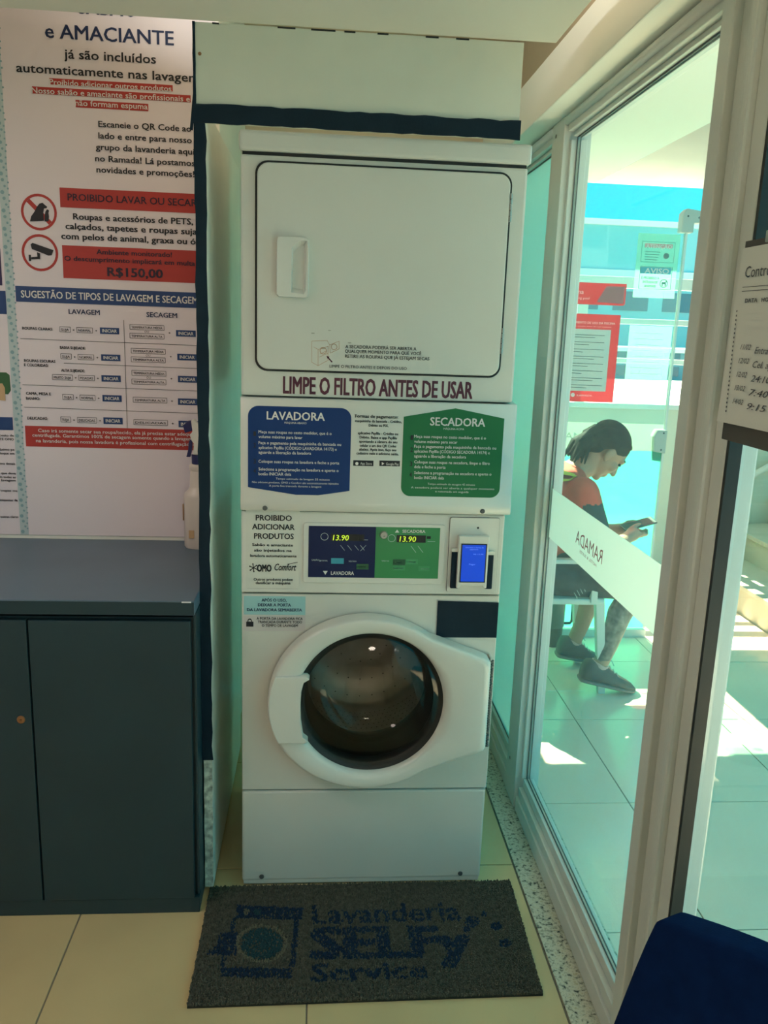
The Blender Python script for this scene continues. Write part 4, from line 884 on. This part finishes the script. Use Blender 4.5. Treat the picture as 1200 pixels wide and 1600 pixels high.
# ================================================================== patio chair, flask, phone, person
pc = thing('patio_chair', (1.24, 1.45, 0), 'white plastic armchair on the porch under the seated person', 'chair')
build(MB().box(1.03, 1.442, 1.255, 1.645, .418, .446), 'seat', M['plastic'], pc, .009)
for x, y, dx, dy in ((1.425, 1.285, .045, -.005), (1.425, 1.615, .045, .01), (1.05, 1.285, -.05, -.02), (1.05, 1.615, -.05, .02)):
    build(MB().hexa([(x+dx-.016, y+dy-.016, 0), (x+dx+.016, y+dy-.016, 0), (x+dx+.016, y+dy+.016, 0), (x+dx-.016, y+dy+.016, 0), (x-.02, y-.02, .43), (x+.02, y-.02, .43), (x+.02, y+.02, .43), (x-.02, y+.02, .43)]), 'leg', M['plastic'], pc, .004)
for s_, y in ((-1, 1.262), (1, 1.638)):
    build(MB().box(1.00, 1.408, y-.02, y+.02, .604, .624), 'armrest', M['plastic'], pc, .006); build(MB().hexa([(1.375, y-.014, .43), (1.405, y-.014, .43), (1.405, y+.014, .43), (1.375, y+.014, .43), (1.375, y-.014, .606), (1.403, y-.014, .606), (1.403, y+.014, .606), (1.375, y+.014, .606)]), 'arm_post', M['plastic'], pc, .004)
b = MB(); b.hexa([(1.00, 1.25, .43), (1.03, 1.25, .43), (1.03, 1.65, .43), (1.00, 1.65, .43), (.93, 1.27, .82), (.955, 1.27, .82), (.955, 1.63, .82), (.93, 1.63, .82)]); build(b, 'backrest', M['plastic'], pc, .008)
fk = thing('insulated_flask', (1.405, 1.86, 0), 'grey insulated flask with side handle on the porch floor behind the chair', 'flask')
build(MB().lathe([(0, 0), (.046, 0), (.048, .01), (.050, .10), (0, .10)], (1.405, 1.86, 0), 'z', 28), 'base', M['flaskd'], fk, smooth='auto')
build(MB().lathe([(.050, .10), (.054, .105), (.055, .30), (.048, .33), (.03, .335), (0, .335)], (1.405, 1.86, 0), 'z', 28), 'body', M['flask'], fk, smooth='auto')
build(MB().lathe([(0, .335), (.034, .335), (.034, .37), (.03, .375), (0, .375)], (1.405, 1.86, 0), 'z', 20), 'lid', M['dark'], fk, smooth='auto')
build(MB().tube([(1.455, 1.845, .24), (1.485, 1.84, .238), (1.494, 1.84, .225), (1.494, 1.84, .135), (1.485, 1.84, .122), (1.452, 1.845, .120)], .007, 8), 'handle', M['dark'], fk, smooth=True)

def fuse(mb, name, vox, it=6, fac=.5):
    me = mb.mesh(name); o = bpy.data.objects.new(name, me); COL.objects.link(o)
    m = o.modifiers.new('r', 'REMESH'); m.mode = 'VOXEL'; m.voxel_size = vox
    m2 = o.modifiers.new('s', 'SMOOTH'); m2.factor = fac; m2.iterations = it
    dg = bpy.context.evaluated_depsgraph_get(); me2 = bpy.data.meshes.new_from_object(o.evaluated_get(dg))
    bpy.data.objects.remove(o); bpy.data.meshes.remove(me)
    me2.materials.clear(); me2.name = name
    for p_ in me2.polygons: p_.use_smooth = True
    return me2
def limb(mb, pts, rad, n=14):
    P = [Vector(p_) for p_ in pts]; Q = []; Rr = []
    for i in range(len(P)-1):
        for k in range(6):
            t = k/6; Q.append(P[i].lerp(P[i+1], t)); Rr.append(rad[i]+(rad[i+1]-rad[i])*t)
    Q.append(P[-1]); Rr.append(rad[-1]); mb.tube(Q, Rr, n)
    for p_, r in zip(P, rad): mb.ell(p_, (r, r, r), n, 8)
ps = thing('person', (1.30, 1.45, 0), 'person in orange sports shirt seated on the porch, bent over a phone', 'person')
HC = Vector((1.452, 1.45, 1.068)); tilt = math.radians(52)
HR = Matrix.Rotation(tilt, 3, 'Y')           # head pitched down towards +x
def hd_(p_): return HC+HR @ Vector(p_)         # head frame: x forward, z up
bm_ = MB()
# head: cranium, face wedge, jaw, nose, brow, lips, ears, neck
bm_.ell(hd_((-.010, 0, .022)), (.096, .076, .088), 24, 16, HR); bm_.ell(hd_((.030, 0, -.030)), (.062, .062, .078), 20, 14, HR); bm_.ell(hd_((.042, 0, -.085)), (.040, .040, .030), 16, 10, HR); bm_.ell(hd_((.070, 0, -.100)), (.020, .022, .016), 12, 8, HR)
limb(bm_, [hd_((.084, 0, .008)), hd_((.108, 0, -.032))], [.009, .013], 10); bm_.ell(hd_((.096, .012, -.036)), (.010, .009, .008), 10, 8); bm_.ell(hd_((.096, -.012, -.036)), (.010, .009, .008), 10, 8)
limb(bm_, [hd_((.072, -.044, .024)), hd_((.084, -.016, .026)), hd_((.084, .016, .026)), hd_((.072, .044, .024))], [.011, .012, .012, .011], 10)
bm_.ell(hd_((.086, 0, -.062)), (.012, .022, .007), 12, 8, HR); bm_.ell(hd_((.084, 0, -.073)), (.012, .019, .007), 12, 8, HR)
for s_ in (-1, 1):
    bm_.ell(hd_((.062, s_*.040, -.025)), (.026, .022, .024), 12, 8, HR)
    bm_.ell(hd_((-.002, s_*.078, -.012)), (.020, .009, .033), 14, 10, HR @ Matrix.Rotation(-.25, 3, 'Y')); bm_.ell(hd_((.006, s_*.076, -.040)), (.010, .007, .012), 10, 8)
limb(bm_, [(1.315, 1.45, .965), (1.375, 1.45, 1.01), hd_((-.025, 0, -.045))], [.062, .056, .055])
# trunk
for c, r in (((1.20, 1.45, .555), (.125, .17, .11)), ((1.165, 1.45, .68), (.105, .150, .12)), ((1.185, 1.45, .80), (.115, .165, .13)), ((1.225, 1.45, .90), (.115, .175, .105)), ((1.275, 1.45, .945), (.085, .15, .065))): bm_.ell(c, r, 24, 14)
# arms
HANDS = {}
for s_ in (-1, 1):
    sh = (1.300, 1.45+s_*.185, .905); elb = (1.395, 1.45+s_*.215, .655); wr = (1.545, 1.45+s_*.085, .690)
    limb(bm_, [sh, Vector(sh).lerp(Vector(elb), .5), elb], [.062, .052, .042]); limb(bm_, [elb, Vector(elb).lerp(Vector(wr), .4), wr], [.042, .040, .026])
    wv = Vector(wr); palm = Vector((1.590, 1.45+s_*.050, .700)); limb(bm_, [wv, palm], [.026, .030], 12); bm_.ell(palm, (.040, .018, .030), 14, 10, Matrix.Rotation(-.30, 3, 'Y'))
    # fingers wrap under and round the far side of the phone
    for k in range(4):
        bx_ = Vector((1.585+.019*k, 1.45+s_*.048, .690+.006*k)); ln_ = (.030, .034, .032, .025)[k]
        p1 = bx_+Vector((.014, -s_*.012, -.010)); p2 = p1+Vector((.012, -s_*ln_*.7, .002)); p3 = p2+Vector((.004, -s_*ln_*.45, .012))
        limb(bm_, [bx_, p1, p2, p3], [.0095, .009, .0085, .007], 8)
    th0 = Vector((1.572, 1.45+s_*.044, .715)); limb(bm_, [th0, th0+Vector((.028, -s_*.004, .022)), th0+Vector((.056, -s_*.016, .030))], [.011, .010, .008], 8)
# legs
KN = {-1: (1.600, 1.300, .505), 1: (1.572, 1.605, .495)}; AN = {-1: (1.452, 1.283, .125), 1: (1.432, 1.605, .105)}
for s_ in (-1, 1):
    hp = Vector((1.215, 1.45+s_*.098, .535)); kn = Vector(KN[s_]); an = Vector(AN[s_])
    limb(bm_, [hp, hp.lerp(kn, .5), kn], [.090, .074, .055]); cal = kn.lerp(an, .35)+Vector((-.022, 0, -.004))
    limb(bm_, [kn, cal, kn.lerp(an, .75), an], [.054, .054, .038, .034])
    limb(bm_, [an, an+Vector((.05, 0, -.055)), an+Vector((.12, 0, -.085))], [.034, .034, .026])
bm_.k = 0
body = link('body', fuse(bm_, 'body', .0055, 5), [M['skin'], M['skint']], ps)
kn, an = Vector(KN[-1]), Vector(AN[-1]); g0 = WORG[ps.name]
for p_ in body.data.polygons:      # the tattooed calf
    c = p_.center+g0
    if c.y < 1.38 and .16 < c.z < .47 and c.x > 1.40 and (c.x-(kn.x+(an.x-kn.x)*(kn.z-c.z)/(kn.z-an.z))) < .022: p_.material_index = 1
# clothes follow the body
t_ = MB()
for c, r in (((1.20, 1.45, .575), (.137, .182, .09)), ((1.165, 1.45, .68), (.118, .163, .13)), ((1.185, 1.45, .80), (.128, .178, .14)), ((1.228, 1.45, .905), (.126, .190, .108)), ((1.275, 1.45, .945), (.090, .158, .068))): t_.ell(c, r, 24, 14)
for s_ in (-1, 1):
    sh = Vector((1.300, 1.45+s_*.185, .905)); elb = Vector((1.395, 1.45+s_*.215, .655)); limb(t_, [sh, sh.lerp(elb, .30), sh.lerp(elb, .58)], [.075, .070, .068])
sh_ = link('shirt', fuse(t_, 'shirt', .007, 6), [M['shirt'], M['slv']], ps); sh_['label'] = 'orange sports shirt with yellow lettering and dark sleeves, arm shadow in their colour'
for p_ in sh_.data.polygons:
    c = p_.center+g0
    if abs(c.y-1.45) > .155 and c.z < .875 and c.x > 1.285: p_.material_index = 1  # dark sleeve faces, the arm's shadow put into their colour
t_ = MB()
limb(t_, [(1.19, 1.45, .56), (1.19, 1.45, .53)], [.13, .12])
for s_ in (-1, 1):
    hp = Vector((1.215, 1.45+s_*.098, .535)); k_ = Vector(KN[s_]); limb(t_, [hp, hp.lerp(k_, .45), hp.lerp(k_, .80)], [.104, .090, .080])
sr = link('shorts', fuse(t_, 'shorts', .007, 6), M['shorts'], ps); sr['label'] = 'dark patterned shorts'
t_ = MB(); zz = .487
for k in range(7): t_.tube([(1.30+.011*k, 1.252, .475+.012*k), (1.315+.011*k, 1.250, .452+.010*k)], .0022, 6)
build(t_, 'shorts_print', M['lace'], sr, smooth=True)
# hair: cap over the skull with strands falling to the nape
t_ = MB(); t_.ell(hd_((-.022, 0, .040)), (.100, .084, .085), 24, 16, HR); t_.ell(hd_((-.062, 0, -.005)), (.062, .080, .078), 20, 14, HR); t_.ell(hd_((-.085, 0, -.050)), (.040, .062, .050), 16, 10, HR)
rr = random.Random(8)
for k in range(26):
    s_ = -1+2*k/25; a0 = hd_((-.085+rr.uniform(-.02, .02), s_*.078, -.01)); e0 = Vector((1.315+rr.uniform(-.03, .02), 1.45+s_*.085, 1.035+rr.uniform(-.02, .02)))
    mid = a0.lerp(e0, .55)+Vector((-.012, 0, .018)); limb(t_, [a0, mid, e0], [.016, .012, .005], 6)
for k in range(14):
    s_ = -1 if k % 2 else 1; a0 = hd_((.045-.007*k, s_*.055, .080)); limb(t_, [a0, hd_((.0-.008*k, s_*.083, .035)), hd_((-.035-.006*k, s_*.082, -.020))], [.012, .011, .007], 6)
hr_ = link('hair', fuse(t_, 'hair', .0045, 2, .4), M['hair'], ps); hr_['label'] = 'dark straight hair to the nape'
t_ = MB()
for s_ in (-1, 1): t_.ell(hd_((.080, s_*.031, .006)), (.009, .013, .007), 12, 8, HR)
build(t_, 'eyes', M['eye'], ps, smooth=True)
t_ = MB()
for s_ in (-1, 1): limb(t_, [hd_((.074, s_*.050, .029)), hd_((.085, s_*.030, .034)), hd_((.088, s_*.014, .031))], [.0035, .004, .0035], 6)
build(t_, 'eyebrows', M['hair'], ps, smooth=True)
# yellow lettering on the back
ty = Type(lambda u, v: (1.118-.0-.9*abs(v-.93)*.0+(-.014 if v < .9 else 0), 1.45-u, v))
b = MB()
for k, (ch) in enumerate('APOIO'):
    ty = Type(lambda u, v: (1.205+.030*math.sin(u*0)-.0, 0, 0))
BV = bvhtree.BVHTree.FromPolygons([v.co+g0 for v in sh_.data.vertices], [tuple(p_.vertices) for p_ in sh_.data.polygons])
lt = MB()
def wrap(body_, ya, yb, zc, cap):
    vs, fs, x0, x1 = textmesh(body_, .03, 0.)
    out = []
    for x, y, h in vs:
        yy = ya+(yb-ya)*(x-x0)/(x1-x0); z = zc+y*cap/.69
        h_ = BV.ray_cast(Vector((.7, yy, z+.22)), Vector((.8, 0, -.32)).normalized())
        out.append(h_[0]+Vector((-.003, 0, .003))*(1+h*1500) if h_[0] is not None else Vector((1.15, yy, z)))
    lt.add(out, fs)
wrap('APOIO', 1.60, 1.27, .93, .06); wrap('TURÍSTICO', 1.60, 1.28, .85, .035); build(lt, 'shirt_lettering', M['yellow'], sh_)
# shoes and socks
def shoe(s_, heel, toe, lift):
    H0, T0 = Vector(heel), Vector(toe); d = (T0-H0); Ls = d.length; d.normalize(); up_ = Vector((0, 1, 0)).cross(d)*-1; up_ = d.cross(Vector((0, 1, 0))); up_ = up_ if up_.z > 0 else -up_; sd = Vector((0, 1, 0))
    sec = [(-.035, .032, .085), (.0, .040, .104), (.12, .044, .108), (.30, .043, .104), (.48, .043, .082), (.66, .046, .058), (.84, .045, .046), (.96, .036, .036), (1.03, .020, .024)]
    def loft(z0, f, grow=0.):
        mb = MB(); vs = []; fs = []; n = 16
        for t, w_, h in sec:
            for k in range(n):
                a = 2*math.pi*k/n; c_, s2 = math.cos(a), math.sin(a)
                lo, hi = f(h); zc, zr = (lo+hi)/2, (hi-lo)/2
                vs.append(H0+d*(Ls*t)+sd*((w_+grow)*math.copysign(abs(c_)**.8, c_))+up_*(zc+zr*math.copysign(abs(s2)**.8, s2)))
        m_ = len(sec); fs = [(i*n+k, i*n+(k+1) % n, (i+1)*n+(k+1) % n, (i+1)*n+k) for i in range(m_-1) for k in range(n)]+[tuple(range(n-1, -1, -1)), tuple(range((m_-1)*n, m_*n))]
        return mb.add(vs, fs)
    so = build(loft(0, lambda h: (.012, h)), 'shoe', M['shoe'], ps, smooth=True)
    build(loft(0, lambda h: (.0, .019), .004), 'sole', M['sole'], so, smooth=True)
    lc = MB()
    for k in range(5):
        t = .36+.085*k; h = .108-.0125*k; c_ = H0+d*(Ls*t)+up_*(h-.004); lc.tube([c_-sd*.026-up_*.006, c_+up_*.004, c_+sd*.026+d*.012-up_*.006], .0026, 6)
    c_ = H0+d*(Ls*.36)+up_*.106
    for e_ in (-1, 1): lc.tube([c_, c_+up_*.022+sd*e_*.022+d*.01, c_+up_*.006+sd*e_*.040+d*.02], .0024, 6)
    build(lc, 'lace', M['lace'], so)
    return up_
shoe(-1, (1.375, 1.283, .058), (1.612, 1.283, .004), 0); shoe(1, (1.362, 1.605, .040), (1.575, 1.605, .004), 0)
for s_ in (-1, 1):
    a_ = Vector(AN[s_]); build(MB().tube([a_+Vector((.006, 0, -.030)), a_+Vector((.0, 0, .008)), a_+Vector((.004, 0, .016))], [.040, .0405, .0395], 16), 'sock', M['sock'], ps, smooth='auto')
# phone in the hands
pcn = Vector((1.632, 1.45, .738)); ph = thing('smartphone', pcn, 'dark smartphone in the hands of the seated person', 'phone')
d = Vector((.96, 0, .28)).normalized(); nrm = Vector((-.27, -.10, .95)); nrm = (nrm-d*nrm.dot(d)).normalized(); sd = nrm.cross(d)
def slab(l, w_, t0, t1): return [pcn+d*a_*l+sd*b_*w_+nrm*t_ for t_ in (t0, t1) for a_, b_ in ((-1, -1), (1, -1), (1, 1), (-1, 1))]
build(MB().hexa(slab(.074, .037, -.005, .004)), 'body', M['phone'], ph, .003); build(MB().hexa(slab(.070, .034, .004, .0048)), 'screen', M['pscreen'], ph)
